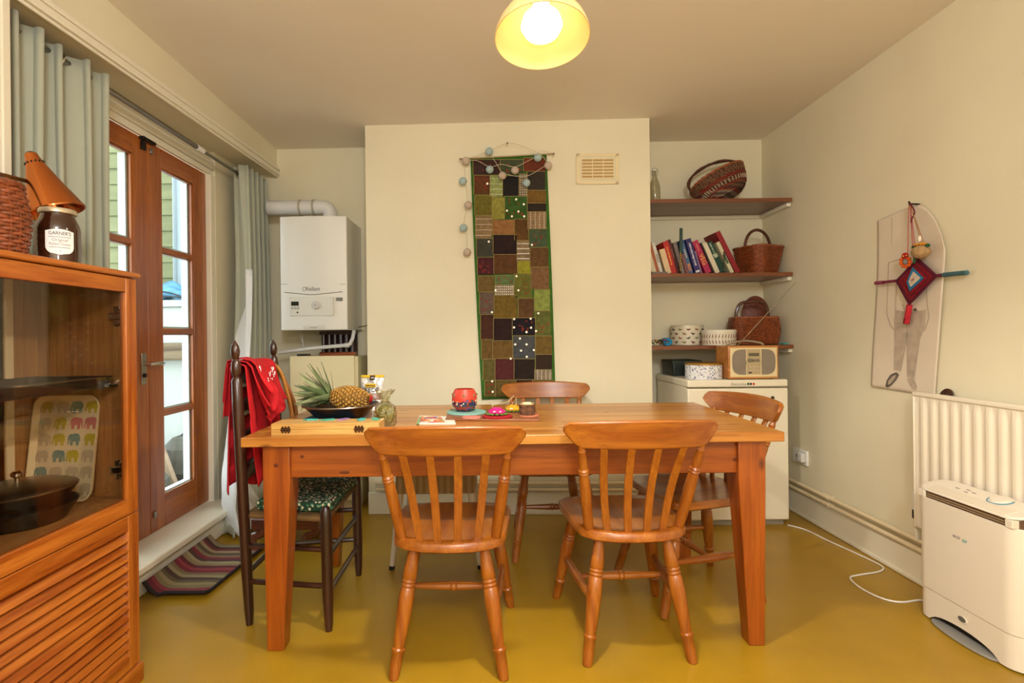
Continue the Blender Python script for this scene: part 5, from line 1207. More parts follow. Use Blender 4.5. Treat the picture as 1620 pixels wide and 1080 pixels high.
MB().hexa([(dx0+.006, dy0+.05, topz(dx0+.006)-.003), (dx0+.05, dy0+.05, topz(dx0+.05)-.003), (dx0+.05, dy1-.055, topz(dx0+.05)-.003), (dx0+.006, dy1-.055, topz(dx0+.006)-.003)], [(dx0+.006, dy0+.05, topz(dx0+.006)+.001), (dx0+.05, dy0+.05, topz(dx0+.05)+.001), (dx0+.05, dy1-.055, topz(dx0+.05)+.001), (dx0+.006, dy1-.055, topz(dx0+.006)+.001)]).build('outlet_flap', mat('flap_white', (226, 214, 194), .4), dh, bevel=.001)
T = Matrix.Translation((dx0+.085, 1.86, topz(dx0+.085)-.001)) @ Matrix.Rotation(-math.atan(.028/.123), 4, 'Y')
MB().lathe([(0, 0), (.036, 0), (.036, .002), (.030, .002), (.028, .008), (0, .010)], 30, T).build('dial', DHM, dh)
m = MB(); m.tube([T @ Vector((.036*math.cos(a_), .036*math.sin(a_), .002)) for a_ in [PI*.55+PI*1.1*k/18 for k in range(19)]], .0018, 5); m.build('blue_scale', mat('scale_blue', (70, 140, 170), .5), dh)
for k, (a_, b_) in enumerate(((.075, 2.02), (.085, 1.985), (.066, 1.975), (.078, 1.955))): MB().box((dx0+a_, b_, topz(dx0+a_)), (.004, .014, .0012)).build('indicator_print', mat('print_grey2', (130, 122, 112), .6), dh)
text('brand_lettering', 'eco', mat('eco_grey', (128, 122, 116), .5), dh, face_left(at(1513, 848.5, X=dx0-.0003)), .021); text('brand_lettering', 'air', mat('eco_teal', (86, 166, 160), .5), dh, face_left(at(1526, 855.5, X=dx0-.0003)), .021)
p = at(1522, 982, X=dx0); T = axis_mat(Vector((dx0+.001, p.y, .078)), (-1, 0, 0))
MB().lathe([(0, 0), (.017, 0), (.016, .003), (.013, .002), (0, .001)], 24, T @ Matrix.Diagonal((1.25, .75, 1, 1))).build('level_window_rim', DHM, dh); MB().lathe([(0, 0), (.013, 0), (.012, .0034), (0, .0034)], 24, T @ Matrix.Diagonal((1.25, .75, 1, 1))).build('level_window', mat('smoky_window', (98, 96, 94), .2), dh)
m = MB(); m.prism([(dx0+.006-.035*math.sqrt(max(0, 1-((k-10)/10)**2)), 1.925+.135*(k-10)/10) for k in range(21)]+[(dx0+.03, 2.06), (dx0+.03, 1.79)], .008, Matrix.Translation((0, 0, .002))); m.build('foot_plate', mat('grey_plastic', (150, 146, 138), .5), dh, bevel=.002)
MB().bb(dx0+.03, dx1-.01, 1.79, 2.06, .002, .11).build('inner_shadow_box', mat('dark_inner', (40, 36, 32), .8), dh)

# ------------------------------------------------------------------ pencil drawing on the wall
pp = thing('pencil_drawing', 'tall curling paper with a faint pencil drawing of a standing figure', 'drawing', (1.915, 2.4, .87))
def lerp1(T_, x):
    for (a, b), (c, d) in zip(T_, T_[1:]):
        if x <= c: return b+(d-b)*(x-a)/(c-a)
    return T_[-1][1]
TOPY = [(0, 349), (.3, 334), (.6, 323), (.72, 329), (.84, 345), (.94, 370), (1, 398)]
def paper(u, v, off=0):
    yt = lerp1(TOPY, u); yb = 611+u*16; xl = 1388-8*v+2*math.sin(v*5); xr = 1496-17*v
    px, py = xl+(xr-xl)*u, yt+(yb-yt)*v
    lift = .004+.014*u**3*(1-v*.5)+.010*(v**6)*(1-u)
    return at(px, py, X=RX-lift-off)
MB().grid(paper, 30, 50).build('paper_sheet', mat('cartridge_paper', (222, 206, 184), .8, var=.05, vscale=8), pp, solid=.0008, smooth=80)
PEN = mat('pencil_tone', (188, 170, 150), .85, var=.22, vscale=22); PEN2 = mat('pencil_dark', (104, 92, 82), .85, var=.2, vscale=40)
def ptx(cx_, cy_): return 1360+cx_/3.275, 310+cy_/3.275
def decal(poly, name, m, off=.003):
    # map pixel onto paper param
    P = []
    for x, y in poly:
        px, py = ptx(x, y)
        v = .5
        for _ in range(4):
            xl = 1388-8*v+2*math.sin(v*5); xr = 1496-17*v; u = (px-xl)/(xr-xl); yt = lerp1(TOPY, max(0, min(1, u))); yb = 611+u*16; v = (py-yt)/(yb-yt)
        P.append(paper(u, v, off))
    n_ = len(P); MB().add(P+[p+Vector((-.0006, 0, 0)) for p in P], [tuple(range(n_)), tuple(range(2*n_-1, n_-1, -1))]+[(i, (i+1) % n_, n_+(i+1) % n_, n_+i) for i in range(n_)]).build(name, m, pp, smooth=0)
decal([(185, 590), (245, 600), (243, 745), (232, 800), (212, 908), (176, 900), (182, 760), (178, 650)], 'pencil_leg', PEN)
decal([(246, 600), (340, 590), (334, 680), (310, 740), (296, 840), (282, 942), (246, 938), (244, 745)], 'pencil_leg', PEN)
decal([(134, 985), (140, 955), (160, 925), (190, 912), (204, 925), (190, 950), (165, 980), (145, 992)], 'pencil_shoe', PEN2)
decal([(146, 978), (150, 955), (172, 932), (190, 925), (180, 948), (160, 972)], 'pencil_shoe_light', PEN, .0042)
decal([(246, 945), (275, 938), (296, 985), (290, 1005), (272, 1000), (255, 970)], 'pencil_shoe', PEN)
decal([(278, 585), (290, 580), (298, 590), (294, 612), (284, 616), (280, 600)], 'pencil_pocket', PEN2)
def line(L, wd=1.2): 
    for (x0, y0), (x1, y1) in zip(L, L[1:]):
        d = Vector((x1-x0, y1-y0)); nn_ = Vector((-d.y, d.x)).normalized()*wd
        decal([(x0-nn_.x, y0-nn_.y), (x1-nn_.x, y1-nn_.y), (x1+nn_.x, y1+nn_.y), (x0+nn_.x, y0+nn_.y)], 'pencil_line', PEN, .003)
line([(225, 320), (150, 345), (145, 480), (140, 610), (160, 670), (185, 700)]); line([(168, 110), (165, 250)], .7); line([(190, 440), (185, 590)]); line([(345, 440), (350, 560), (360, 630), (335, 700)]); line([(222, 560), (236, 600)], 2)
# god's eye and its ornaments, hung on a hook
GX = 1.885
gp = lambda px, py, x=GX: at(px, py, X=x)
hk = tag(MB().tube([(RX-.001, gp(1455, 323, RX).y, gp(1455, 323, RX).z), (1.875, gp(1455, 323, RX).y, gp(1455, 323, RX).z+.002), (1.872, gp(1455, 323, RX).y, gp(1455, 323, RX).z+.014)], .004, 8).build('wall_hook', DARKM), 'small dark wall hook above the pencil drawing', 'hook')
ge = thing('yarn_god_eye', 'crimson yarn diamond woven on crossed sticks hanging over the drawing', 'ornament', tuple(gp(1440, 483)))
Lc, Rc, Tc, Bc = Vector((1416, 444)), Vector((1484, 436)), Vector((1452, 407)), Vector((1438, 484)); cc_ = Vector((1446, 443))
ymats = [((96, 12, 44), 1.0), ((140, 10, 26), .80), ((112, 10, 40), .64), ((150, 12, 26), .56)]
def yarn(c): return mat('yarn_%d_%d' % (c[0], c[2]), c, .95, var=.25, vscale=60, bump=.6, bscale=250)
for k, (c, sc) in enumerate(ymats):
    Q = [cc_.lerp(p, sc) for p in (Lc, Tc, Rc, Bc)]; x = GX-.002-k*.004
    b0 = [gp(p.x, p.y, x+.006) for p in Q]; t0 = [gp(p.x, p.y, x) for p in Q]
    MB().hexa(b0, t0).build('yarn_band', yarn(c), ge, bevel=.002, smooth=0)
for Q, c, x in ((((1434, 446), (1443.5, 422), (1461.5, 440), (1439, 461)), (40, 124, 170), GX-.018), (((1437, 445), (1444.5, 429), (1456.5, 439.5), (1440.5, 454)), (224, 206, 184), GX-.022), (((1441, 443), (1444, 440), (1447, 441), (1443, 445)), (190, 110, 100), GX-.025)):
    MB().hexa([gp(a, b, x+.006) for a, b in Q], [gp(a, b, x) for a, b in Q]).build('yarn_band', yarn(c), ge, bevel=.0015, smooth=0)
def stick(pa, pb, c, r, name='stick'): MB().tube([gp(*pa, GX+.006), gp(*pb, GX+.006)], r, 10).build(name, yarn(c), ge)
stick((1418, 444), (1386, 447.5), (128, 40, 60), .0065); stick((1398, 446.5), (1385.5, 447.7), (150, 60, 90), .009); stick((1482, 436), (1494, 434.5), (110, 30, 60), .007); stick((1493, 434.6), (1530, 431), (66, 104, 110), .0095)
stick((1439, 482), (1434, 511), (196, 40, 52), .012); stick((1435, 503), (1433.5, 512), (130, 24, 34), .0125); stick((1452, 412), (1453, 400), (96, 12, 44), .008)
m = MB(); hkp = Vector((1.877, gp(1455, 323, RX).y, gp(1455, 323, RX).z+.006))
m.tube([hkp, gp(1445, 408, 1.872)], .002, 6); m.tube([hkp, gp(1449, 402, 1.872)], .002, 6); m.build('hanging_yarn', mat('pink_yarn', (178, 96, 90), .9), ge)
m = MB(); m.tube(smooth_path([hkp, gp(1447, 335, 1.87), gp(1443, 345, 1.87), gp(1441, 352, 1.87)], 4), .0028, 6); m.build('loose_yarn', yarn((110, 14, 40)), ge)
ac = thing('knitted_bauble', 'beige knitted bauble with orange petals hung from the wall hook', 'ornament', tuple(gp(1457, 408, 1.85)))
MB().ball(gp(1457, 398, 1.850), .037, 16, 10, (.9, 1, .78)).build('bauble', mat('beige_knit', (178, 142, 98), .95, bump=.8, bscale=140, var=.2, vscale=60), ac)
m = MB()
for k in range(8):
    a_ = 2*PI*k/8; m.ball(gp(1456, 386.5, 1.85)+Vector((.014*math.cos(a_), .020*math.sin(a_), 0)), .008, 8, 6, (1, 1, .7))
m.build('orange_petals', mat('orange_knit', (212, 140, 34), .95), ac)
MB().ball(gp(1455, 378, 1.85), .010, 10, 8, (.8, .8, 1.5)).build('white_tip', mat('white_knit', (226, 214, 190), .9), ac)
m = MB(); m.ball(gp(1467.5, 388, 1.85), .011, 8, 6, (.6, 1.2, .7)); m.ball(gp(1446, 391, 1.85), .011, 8, 6, (.6, 1.2, .7)); m.ball(gp(1446, 402, 1.845), .009, 8, 6, (.6, .9, .9)); m.ball(gp(1446.5, 412, 1.845), .008, 8, 6, (.6, .7, 1.6)); m.build('green_leaves', mat('green_knit', (34, 84, 52), .95), ac)
MB().tube([hkp, gp(1458, 384, 1.85)], .0018, 6).build('hanging_cord', mat('tan_cord', (160, 112, 70), .9), ac); MB().tube([hkp+Vector((0, .003, 0)), gp(1462, 385, 1.85)], .0018, 6).build('hanging_cord', mat('tan_cord', (160, 112, 70), .9), ac)
fo = thing('crochet_flower', 'small orange and red crochet flower beside the knitted bauble', 'ornament', tuple(gp(1432, 420, 1.862)))
m = MB()
for k in range(9):
    a_ = 2*PI*k/9; m.ball(gp(1432.5+7*math.cos(a_), 414+7.5*math.sin(a_), 1.862), .0085, 8, 6)
m.build('orange_ring', mat('orange_wool', (214, 92, 30), .95), fo)
MB().ball(gp(1432.5, 414, 1.862), .013, 10, 8, (.6, 1, 1)).build('grey_centre', mat('grey_wool', (130, 126, 120), .95), fo)
m = MB(); m.ball(gp(1432, 404, 1.858), .016, 10, 8, (.7, 1, .8)); m.build('red_cap', mat('red_wool', (170, 22, 28), .95), fo)
m = MB(); m.ball(gp(1429, 405, 1.846), .003, 6, 5); m.ball(gp(1434, 404, 1.846), .003, 6, 5); m.build('dots', mat('yellow_wool', (226, 190, 60), .9), fo)
MB().tube([hkp+Vector((0, .006, 0)), gp(1436, 400, 1.866)], .0018, 6).build('hanging_cord', mat('pink_yarn', (178, 96, 90), .9), fo)

# ------------------------------------------------------------------ pendant lamp
LPX = Vector((.150, 1.39, 1.900))
lp = thing('pendant_lamp', 'white bowl-shaped pendant lamp with lit bulb over the table', 'lamp', tuple(LPX))
m_ = bpy.data.materials.new('lamp_shade_plastic'); m_.use_nodes = True; nt = m_.node_tree
for n_ in list(nt.nodes): nt.nodes.remove(n_)
oo = nt.nodes.new('ShaderNodeOutputMaterial'); df = nt.nodes.new('ShaderNodeBsdfDiffuse'); tr = nt.nodes.new('ShaderNodeBsdfTranslucent'); mx = nt.nodes.new('ShaderNodeMixShader')
df.inputs[0].default_value = lin((242, 222, 160)); tr.inputs[0].default_value = lin((250, 222, 190)); mx.inputs[0].default_value = .22
nt.links.new(df.outputs[0], mx.inputs[1]); nt.links.new(tr.outputs[0], mx.inputs[2]); nt.links.new(mx.outputs[0], oo.inputs[0])
LT = Matrix.Translation(LPX) @ Matrix.Rotation(math.radians(.3), 4, 'Y') @ Matrix.Rotation(math.radians(-10), 4, 'X')
m = MB(); prof = [(.1245, 0), (.1225, .012), (.113, .036), (.098, .060), (.094, .064), (.078, .080), (.058, .094), (.032, .105), (.022, .108)]
inn = [(r-.0025, z) for r, z in prof]; m.lathe(prof+inn[::-1]+[prof[0]], 56, LT); m.f = [f for f in m.f if len(f) == 4]
m.build('shade', m_, lp)
MB().lathe([(0, .10), (.023, .10), (.023, .135), (.017, .15), (.006, .165), (0, .165)], 20, LT).build('holder', WHITE, lp)
top = LT @ Vector((0, 0, .16)); MB().tube([top, Vector((top.x, top.y, CH-.03))], .0035, 8).build('cord', WHITE, lp); MB().lathe([(0, 0), (.045, 0), (.04, .02), (.01, .03), (0, .03)], 24, Matrix.Translation((top.x, top.y, CH-.03))).build('ceiling_rose', WHITE, lp)
be = bpy.data.materials.new('lit_bulb'); be.use_nodes = True; bs = be.node_tree.nodes['Principled BSDF']; bs.inputs['Base Color'].default_value = (1, .9, .7, 1); bs.inputs['Emission Color'].default_value = (1, .84, .50, 1); bs.inputs['Emission Strength'].default_value = 3.2
MB().lathe([(0, .002), (.026, .006), (.046, .018), (.055, .036), (.050, .056), (.034, .076), (.018, .09), (.014, .105), (0, .105)], 20, LT).build('bulb', be, lp)

sl0 = bpy.data.lights.new('pendant_light', 'SPOT'); sl0.energy = 66; sl0.spot_size = math.radians(150); sl0.spot_blend = .35; sl0.shadow_soft_size = .05; sl0.color = (1.0, .92, .80)
so0 = bpy.data.objects.new('pendant_light', sl0); C.objects.link(so0); so0.location = LT @ Vector((0, 0, -.004)); so0.rotation_euler = (0, 0, 0)

# ------------------------------------------------------------------ things on the table
# folding game box
gb = thing('game_box', 'long pale wooden game box with brass hinges on the table', 'box', (-.59, 1.95, TZ))
GW = lambda a: wood('bamboo', (214, 172, 98), (196, 148, 76), a, .4, 30, .2)
gx0, gx1, gy0, gy1 = -.782, -.395, 1.905, 2.01
MB().bb(gx0, gx1, gy0, gy1, TZ, TZ+.0205).build('lower_half', GW('x'), gb, bevel=.001); MB().bb(gx0, gx1, gy0, gy1, TZ+.0212, TZ+.042).build('upper_half', GW('x'), gb, bevel=.001)
for px in (452, 568):
    x = at(px, 676, Y=gy0).x; m = MB()
    for s in (-1, 1):
        m.bb(x-.017, x+.017, gy0-.0016, gy0, TZ+.0208+s*.001, TZ+.0208+s*.007)
        for k in (-.011, 0, .011): m.ball((x+k, gy0-.001, TZ+.0208+s*.009), .0042, 8, 5, (1, .4, 1))
    m.tube([(x-.018, gy0-.003, TZ+.0208), (x+.018, gy0-.003, TZ+.0208)], .0022, 8); m.build('hinge', mat('aged_brass', (92, 66, 44), .35, .8), gb)
for k, (x, c) in enumerate(((-.665, (70, 178, 172)), (-.60, (60, 168, 150)), (-.545, (150, 110, 160)), (-.475, (64, 176, 176)), (-.425, (80, 180, 150)))):
    nm = ['turquoise', 'sea green', 'purple', 'bright teal', 'mint'][k]
    pts = [( (.022+.009*(i % 2))*math.cos(PI*i/5)*1.0, (.012+.005*(i % 2))*math.sin(PI*i/5)) for i in range(10)]
    tag(MB().prism(pts, .0035, Matrix.Translation((x, 1.985-.006*(k % 2), TZ+.0422)) @ Matrix.Rotation(k*.5, 4, 'Z')).build('puzzle_piece', mat('piece_%d' % k, c, .5), smooth=0, bevel=.0008), nm+' flat star piece lying on the game box', 'game piece', 'pieces on the game box')
# bowl with pineapple
bwx, bwy = -.642, 2.305
tag(MB().hexa([(-.80, 2.19, TZ), (-.56, 2.16, TZ), (-.55, 2.40, TZ), (-.78, 2.43, TZ)], [(-.80, 2.19, TZ+.003), (-.56, 2.16, TZ+.003), (-.55, 2.40, TZ+.003), (-.78, 2.43, TZ+.003)]).build('blue_mat', mat('blue_felt', (18, 92, 128), .9, var=.15, vscale=20)), 'deep blue cloth mat under the fruit bowl', 'mat')
bw = thing('fruit_bowl', 'dark metal fruit bowl holding a pineapple on the table', 'bowl', (bwx, bwy, TZ+.003))
T = Matrix.Translation((bwx, bwy, TZ+.0032))
MB().shell([(.095, 0), (.105, .006), (.135, .034), (.152, .052), (.158, .056)], 48, T, .003).build('bowl_body', mat('bowl_pewter', (76, 66, 60), .3, .85), bw)
MB().tube([(bwx+.160*math.cos(2*PI*k/48), bwy+.160*math.sin(2*PI*k/48), TZ+.060) for k in range(48)], .004, 6, closed=True).build('rim', STEEL, bw)
pa_, pb_ = at(584, 640, Y=2.29), at(523, 633, Y=2.30)
pn = thing('pineapple', 'ripe pineapple lying on its side in the metal bowl', 'pineapple', tuple((pa_+pb_)/2))
axis = (pb_-pa_); pl_ = axis.length; T = axis_mat(pa_+Vector((0, 0, .018)), axis)
def prad(t): return .052*max(0, math.sin(PI*min(1, .06+t*.90)))**.55
MB().lathe([(0, 0)]+[(prad(k/16)*.93, pl_*k/16) for k in range(1, 16)]+[(0, pl_)], 24, T).build('flesh', mat('pineapple_brown', (98, 66, 24), .7), pn)
m = MB(); m2 = MB()
for i in range(13):
    t = .05+.9*i/12; r = prad(t); nn_ = 14
    for k in range(nn_):
        a_ = 2*PI*(k+.5*(i % 2))/nn_; c_ = Vector((r*math.cos(a_), r*math.sin(a_), pl_*t)); no = Vector((math.cos(a_), math.sin(a_), .6*(t-.5)))
        TT = T @ Matrix.Translation(c_*1.0) @ no.to_track_quat('Z', 'Y').to_matrix().to_4x4()
        wd = r*PI/nn_*.95; hg = pl_/12*.62
        m.add([(-wd, 0, -.003), (0, -hg, -.003), (wd, 0, -.003), (0, hg, -.003), (-wd*.5, 0, .003), (0, -hg*.5, .003), (wd*.5, 0, .003), (0, hg*.5, .003)], [(0, 1, 5, 4), (1, 2, 6, 5), (2, 3, 7, 6), (3, 0, 4, 7), (4, 5, 6, 7)], TT)
        m2.add([(-.002, 0, .003), (0, -.002, .003), (.002, 0, .003), (0, 0, .0075)], [(0, 1, 3), (1, 2, 3), (2, 0, 3)], TT)
o = m.build('rind', mat('rind_gold', (190, 142, 62), .6, var=.45, vscale=70), pn, smooth=0); o['kind'] = 'stuff'
o = m2.build('rind_spikes', mat('rind_spike', (86, 56, 24), .7), pn, smooth=0); o['kind'] = 'stuff'
LG = [mat('leaf_green_%d' % k, c, .55, var=.25, vscale=25) for k, c in enumerate(((112, 126, 84), (146, 154, 112), (84, 104, 62)))]
for k in range(44):
    t = k/43; a_ = k*2.39996; el = .25+1.0*(1-t)**1.1; Ln = .05+.085*math.sin(PI*(.25+.6*t))
    base = Vector((.020*(1-.6*t)*math.cos(a_), .020*(1-.6*t)*math.sin(a_), pl_-.006+.045*t)); out = Vector((math.cos(a_), math.sin(a_), 0)); up = Vector((0, 0, 1)); side = out.cross(up)
    V = []; n_ = 7
    for i in range(n_+1):
        q = i/n_; e_ = el*(1+.35*q); p = base+out*(Ln*q*math.sin(el)*(1+.15*q))+up*(Ln*q*math.cos(el*(1-.12*q))); wd = .0150*(1-q**1.6)+.0004; th = .0014
        V += [p-side*wd+out*.002*(1-q), p-out*th, p+side*wd+out*.002*(1-q)]
    V = [T @ v for v in V]
    V = [Vector((v.x, v.y, max(v.z, TZ+.066) if (Vector((v.x-bwx, v.y-bwy)).length < .185) else v.z)) for v in V]
    m = MB(); m.add(V, [(i*3+j, i*3+j+1, i*3+j+4, i*3+j+3) for i in range(n_) for j in range(2)]); m.build('leaf', LG[k % 3], pn, solid=.0012)
tag(MB().ball((bwx+.094, bwy+.074, TZ+.073), .029, 16, 10, (1, 1, .9)).build('red_apple', mat('apple_red', (186, 30, 34), .3, var=.2)), 'red apple beside the pineapple in the bowl', 'apple')
# patterned rolled strip in front of the bowl
m = MB(); p, q = at(507, 660, Y=2.10), at(598, 660, Y=2.085)
m.tube([Vector((p.x, 2.11, TZ+.008)), Vector(((p.x+q.x)/2, 2.095, TZ+.0075)), Vector((q.x, 2.085, TZ+.008))], [.008, .007, .008], 10)
tag(m.build('rolled_strip', speck('floral_strip', (196, 146, 98), [(170, 70, 60), (110, 120, 60), (214, 190, 150)], 70, .35)), 'rolled patterned strip lying between bowl and game box', 'strip')
# foil pouch of seeds
p = at(588, 642, Y=2.50); sx_, sy_ = p.x, 2.50
sp_ = thing('seed_pouch', 'silver snack pouch with yellow top reading seeds behind the bowl', 'pouch', (sx_, sy_, TZ))
def pouch(u, v, s):
    hw = .056-.004*math.sin(PI*v); th = .022*(1-v)**.7*math.sin(PI*min(1, max(0, u)))**.6+.001
    return (sx_-.002+(2*u-1)*hw+.006*v, sy_+.012*v+s*th+.002*math.sin(v*14+u*9), TZ+.002+v*.168)
PM = mat('foil_pouch', (206, 204, 200), .25, .5, bump=.8, bscale=30)
m = MB(); m.grid(lambda u, v: pouch(u, v, -1), 16, 20); m.grid(lambda u, v: pouch(u, v, 1), 16, 20); m.build('foil', PM, sp_, smooth=70)
def pdec(u0, u1, v0, v1, name, mm, off=.0025):
    MB().grid(lambda u, v: Vector(pouch(u0+(u1-u0)*u, v0+(v1-v0)*v, -1))+Vector((0, -off, 0)), 8, 4).build(name, mm, sp_, solid=.0006)
pdec(.0, 1, .93, 1.0, 'yellow_band', mat('pouch_yellow', (214, 174, 30), .35)); pdec(.40, .62, .86, .99, 'dark_badge', mat('pouch_dark', (52, 34, 26), .4), .0045); pdec(.2, .68, .66, .76, 'yellow_label', mat('pouch_yellow', (214, 174, 30), .35)); pdec(.22, .92, .32, .50, 'window', mat('seed_window', (150, 118, 100), .3, var=.4, vscale=70))
pc = lambda u, v: Vector(pouch(u, v, -1))+Vector((0, -.0055, 0))
text('lettering', 'SEEDS', INK, sp_, face_cam(pc(.44, .585)), .030, sx=1.0, shear=.15); marks('label_print', INK, sp_, face_cam(pc(.44, .71)), .044, .010, 6); marks('badge_print', mat('badge_white', (220, 214, 200), .5), sp_, face_cam(pc(.51, .925)), .014, .006, 3)
# tied cellophane bag
p = at(610, 673, Y=2.085); cx2, cy2 = p.x, 2.085
cg = thing('cellophane_bag', 'tied cellophane bag of green dried leaves on the table', 'bag', (cx2, cy2, TZ))
m = MB(); m.ball((cx2, cy2, TZ+.042), .036, 14, 10, (1, .9, 1.12)); m.build('leaves', mat('dried_herb', (150, 140, 70), .7, var=.6, vscale=90, bump=1, bscale=120), cg, smooth=0)
m = MB()
for k in range(120):
    a_, b_ = random.uniform(0, 2*PI), random.uniform(-1, 1); n_ = Vector((math.cos(a_)*math.sqrt(1-b_*b_), math.sin(a_)*math.sqrt(1-b_*b_)*.9, b_*1.1)); c_ = Vector((cx2, cy2, TZ+.044))+n_*.0365
    if c_.z < TZ+.006: continue
    m.box((0, 0, 0), (.011, .0035, .0012), Matrix.Translation(c_) @ Euler((random.uniform(0, 3), random.uniform(0, 3), random.uniform(0, 3))).to_matrix().to_4x4())
o = m.build('loose_leaves', mat('herb_pale', (176, 168, 98), .7, var=.4, vscale=60), cg, smooth=0); o['kind'] = 'stuff'
CEL = pane_mat('cellophane', (240, 240, 226), 5.0)
m = MB(); m.lathe([(.034, .001), (.0415, .01), (.0425, .05), (.037, .076), (.014, .096), (.010, .101), (.014, .106), (.026, .122), (.038, .142)], 28, Matrix.Translation((cx2, cy2, TZ)))
m.f = [f for f in m.f if len(f) == 4]; m.v = [(x+.004*math.sin(z*190+math.atan2(y-cy2, x-cx2)*7), y+.004*math.cos(z*170+math.atan2(y-cy2, x-cx2)*6), z) for x, y, z in m.v]
m.build('film', CEL, cg, smooth=0); MB().tube([(cx2+.011*math.cos(2*PI*k/16), cy2+.011*math.sin(2*PI*k/16), TZ+.101) for k in range(16)], .002, 6, closed=True).build('tie', mat('tie_gold', (196, 176, 110), .4), cg)
# magazine
mg = thing('leaflet', 'small booklet with bright picture cover lying beside the serving board', 'booklet', (-.24, 2.13, TZ))
q = [at(659, 671, Z=TZ), at(721, 671, Z=TZ), at(717, 660, Z=TZ), at(664, 658.5, Z=TZ)]
MB().hexa(q, [p+Vector((0, 0, .004)) for p in q]).build('pages', mat('leaflet_white', (226, 224, 216), .5), mg)
q = [at(664, 667.5, Z=TZ+.0055), at(704, 667.5, Z=TZ+.0055), at(697, 659, Z=TZ+.0055), at(667, 658.6, Z=TZ+.0055)]
MB().hexa(q, [p+Vector((0, 0, .0008)) for p in q]).build('picture', speck('leaflet_picture', (224, 120, 90), [(206, 60, 60), (240, 226, 210), (90, 150, 90), (120, 80, 150), (230, 180, 60)], 55, .6), mg)
q = [at(659, 670.5, Z=TZ+.0045), at(663, 670.5, Z=TZ+.0045), at(667, 659, Z=TZ+.0045), at(664, 659, Z=TZ+.0045)]
MB().hexa(q, [p+Vector((0, 0, .0008)) for p in q]).build('green_spine', mat('leaflet_green', (120, 160, 100), .5), mg)
# serving board with its things
sb_ = thing('serving_board', 'flat reddish-brown serving board in the middle of the table', 'board', (.02, 2.28, TZ))
q = [at(704, 665.5, Z=TZ), at(855, 666.5, Z=TZ), at(848, 650, Z=TZ), at(712, 649, Z=TZ)]
MB().hexa(q, [p+Vector((0, 0, .008)) for p in q]).build('board', wood('board_wood', (156, 98, 62), (128, 74, 44), 'x', .45, 20, .1), sb_, bevel=.003)
BZ = TZ+.008
def coaster(name, label, px, py, r, c, z=BZ, sy=1.0, h=.006):
    p = at(px, py, Z=z); tag(MB().lathe([(0, 0), (r, 0), (r*1.01, h*.5), (r*.98, h), (0, h)], 36, Matrix.Translation((p.x, p.y, z)), 1, sy).build(name, mat(name+'_'+str(px), c, .7, var=.08, vscale=20), bevel=0), label, 'coaster'); return p
pb1 = coaster('coaster', 'large pale turquoise coaster under the painted pot', 738, 652.5, .088, (136, 186, 176))
coaster('coaster', 'small pink coaster before the turquoise one', 746, 660.5, .040, (214, 132, 116), h=.004)
pk2 = coaster('coaster', 'small salmon coaster under the log candle', 836.5, 657, .042, (208, 122, 92), h=.004)
# painted pot
pt_ = thing('painted_pot', 'round red pot painted with a colourful village on the turquoise coaster', 'pot', (-.10, pb1.y+.01, BZ+.006))
T = Matrix.Translation((at(735, 650, Y=pb1.y+.01).x, pb1.y+.01, BZ+.006))
POTM = ramp_mat('painted_village', 'Z', (.0, .1), [(0, (36, 58, 60)), (.1, (60, 40, 70)), (.2, (168, 60, 40)), (.34, (60, 72, 90)), (.44, (40, 44, 78)), (.55, (206, 66, 48))], rough=.4, noise=.02, nscale=90, bump=.15)
MB().shell([(.030, 0), (.036, .003), (.050, .025), (.0565, .05), (.055, .072), (.046, .094), (.043, .099)], 36, T, .004).build('pot_body', POTM, pt_)
vm = [MB() for _ in range(5)]
for k in range(90):
    a_ = random.uniform(0, 2*PI); z = random.uniform(.008, .056); r = .0575 if z > .035 else (.0405+.0171*(z/.035))
    vm[k % 5].box((0, 0, 0), (random.uniform(.005, .011), .002, random.uniform(.004, .009)), T @ Matrix.Rotation(a_, 4, 'Z') @ Matrix.Translation((0, -r+.0018, z)))
for q_, c in enumerate(((206, 120, 40), (226, 216, 200), (40, 100, 60), (168, 34, 34), (60, 76, 130))): o = vm[q_].build('painted_houses', mat('pot_paint_%d' % q_, c, .5), pt_, smooth=0); o['kind'] = 'stuff'
m = MB()
for k in range(7):
    a_ = 2*PI*k/7; m.ball(T @ Vector((.0545*math.sin(a_), -.0545*math.cos(a_), .073)), .005, 8, 5, (1, .5, 1.4))
o = m.build('painted_figures', mat('pot_figures', (120, 110, 60), .5), pt_); o['kind'] = 'stuff'
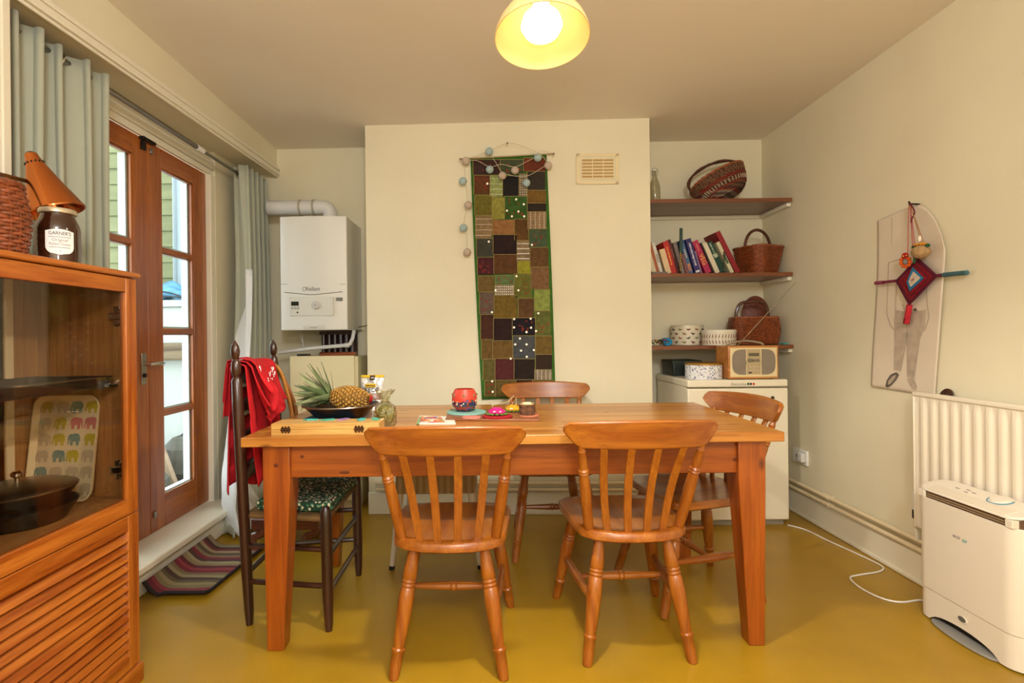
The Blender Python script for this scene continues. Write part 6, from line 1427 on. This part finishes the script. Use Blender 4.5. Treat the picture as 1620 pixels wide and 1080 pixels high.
# paper flowers on a red mat
p = at(787, 660, Z=BZ); fz = BZ
tag(MB().lathe([(0, 0), (.062, 0), (.064, .005), (.058, .010), (0, .011)], 28, Matrix.Translation((p.x, p.y, fz)), 1, .8).build('red_mat', mat('red_felt', (158, 22, 30), .95, bump=.5, bscale=150)), 'round red felt mat under the pink flower', 'mat')
def flower(name, label, px, py, Y, z, c, c2, sc):
    p = at(px, py, Y=Y); t = thing(name, label, 'flower', (p.x, Y, z)); m = MB()
    for ring in range(3):
        for k in range(9-ring*2):
            a_ = 2*PI*k/(9-ring*2)+ring*.4; r = (.026-.008*ring)*sc
            m.ball((p.x+r*math.cos(a_), Y+r*.8*math.sin(a_), z+.010+.006*ring), .013*sc, 8, 6, (1, 1, .55), Matrix.Rotation(a_, 4, 'Z') @ Matrix.Rotation(-.5, 4, 'Y'))
    m.build('petals', mat(name+'_petal_%d' % px, c, .8, var=.25, vscale=60), t, smooth=60); m = MB()
    for k in range(7):
        a_ = PI+PI*k/6; m.ball((p.x+.036*sc*math.cos(a_), Y+.030*sc*math.sin(a_), z+.005), .010*sc, 8, 5, (1.3, .7, .45), Matrix.Rotation(a_, 4, 'Z'))
    m.build('leaves', mat('paper_leaf', (96, 124, 50), .8), t)
    m = MB(); 
    for k in range(5): m.ball((p.x+random.uniform(-.02, .02)*sc, Y-.02*sc+random.uniform(-.008, .008), z+.016), .006*sc, 6, 4, (1, .6, .6))
    m.build('pale_petals', mat('pale_petal_%d' % px, c2, .8), t)
flower('paper_flower', 'bright pink paper flower with green leaves on the red mat', 786, 652, p.y, fz+.011, (224, 34, 130), (236, 190, 206), 1.0)
p2 = at(812, 653, Z=BZ); flower('paper_flower', 'yellow paper flower lying beside the log candle', 812, 650, p2.y+.045, BZ, (234, 168, 30), (240, 222, 190), .95)
m = MB()
wr = [[(770, 633), (779, 641)], [(800, 644), (812, 627)], [(815, 650), (816, 640), (817, 630)], [(779, 641), (800, 636), (812, 627)], [(809, 642), (817, 629)]]
for L_ in wr: m.tube(smooth_path([at(x, y, Y=p2.y+.05) for x, y in L_], 4), .0012, 5)
for x, y in ((779, 642), (812, 627), (805, 635)): m.ball(at(x, y, Y=p2.y+.05), .004, 8, 5)
m.tube([at(779, 641, Y=p2.y+.05), Vector((at(779, 641, Y=p2.y+.05).x, p2.y+.05, BZ))], .0012, 5)
m.tube([at(800, 644, Y=p2.y+.05), Vector((at(800, 644, Y=p2.y+.05).x, p2.y+.05, BZ))], .0012, 5)
tag(m.build('flower_wires', mat('thin_gold_wire', (214, 190, 150), .4, .5)), 'thin curling gold wires standing up behind the yellow flower', 'wire')
lg = thing('log_candle', 'small bark-covered log candle holder with cream tealight', 'candle', (pk2.x, pk2.y, BZ+.004))
T = Matrix.Translation((at(834, 656, Y=pk2.y).x, pk2.y, BZ+.004))
MB().lathe([(0, 0), (.033, 0), (.0345, .01), (.034, .045), (0, .045)], 26, T).build('bark', mat('bark', (110, 74, 50), .95, var=.4, vscale=60, bump=1, bscale=90), lg)
MB().lathe([(0, .0451), (.031, .0451), (.030, .047), (0, .047)], 26, T).build('cut_face', mat('cut_wood', (206, 170, 116), .7), lg); MB().lathe([(0, .0471), (.020, .0471), (.020, .0515), (0, .052)], 22, T).build('tealight', mat('candle_wax', (240, 226, 190), .5), lg)
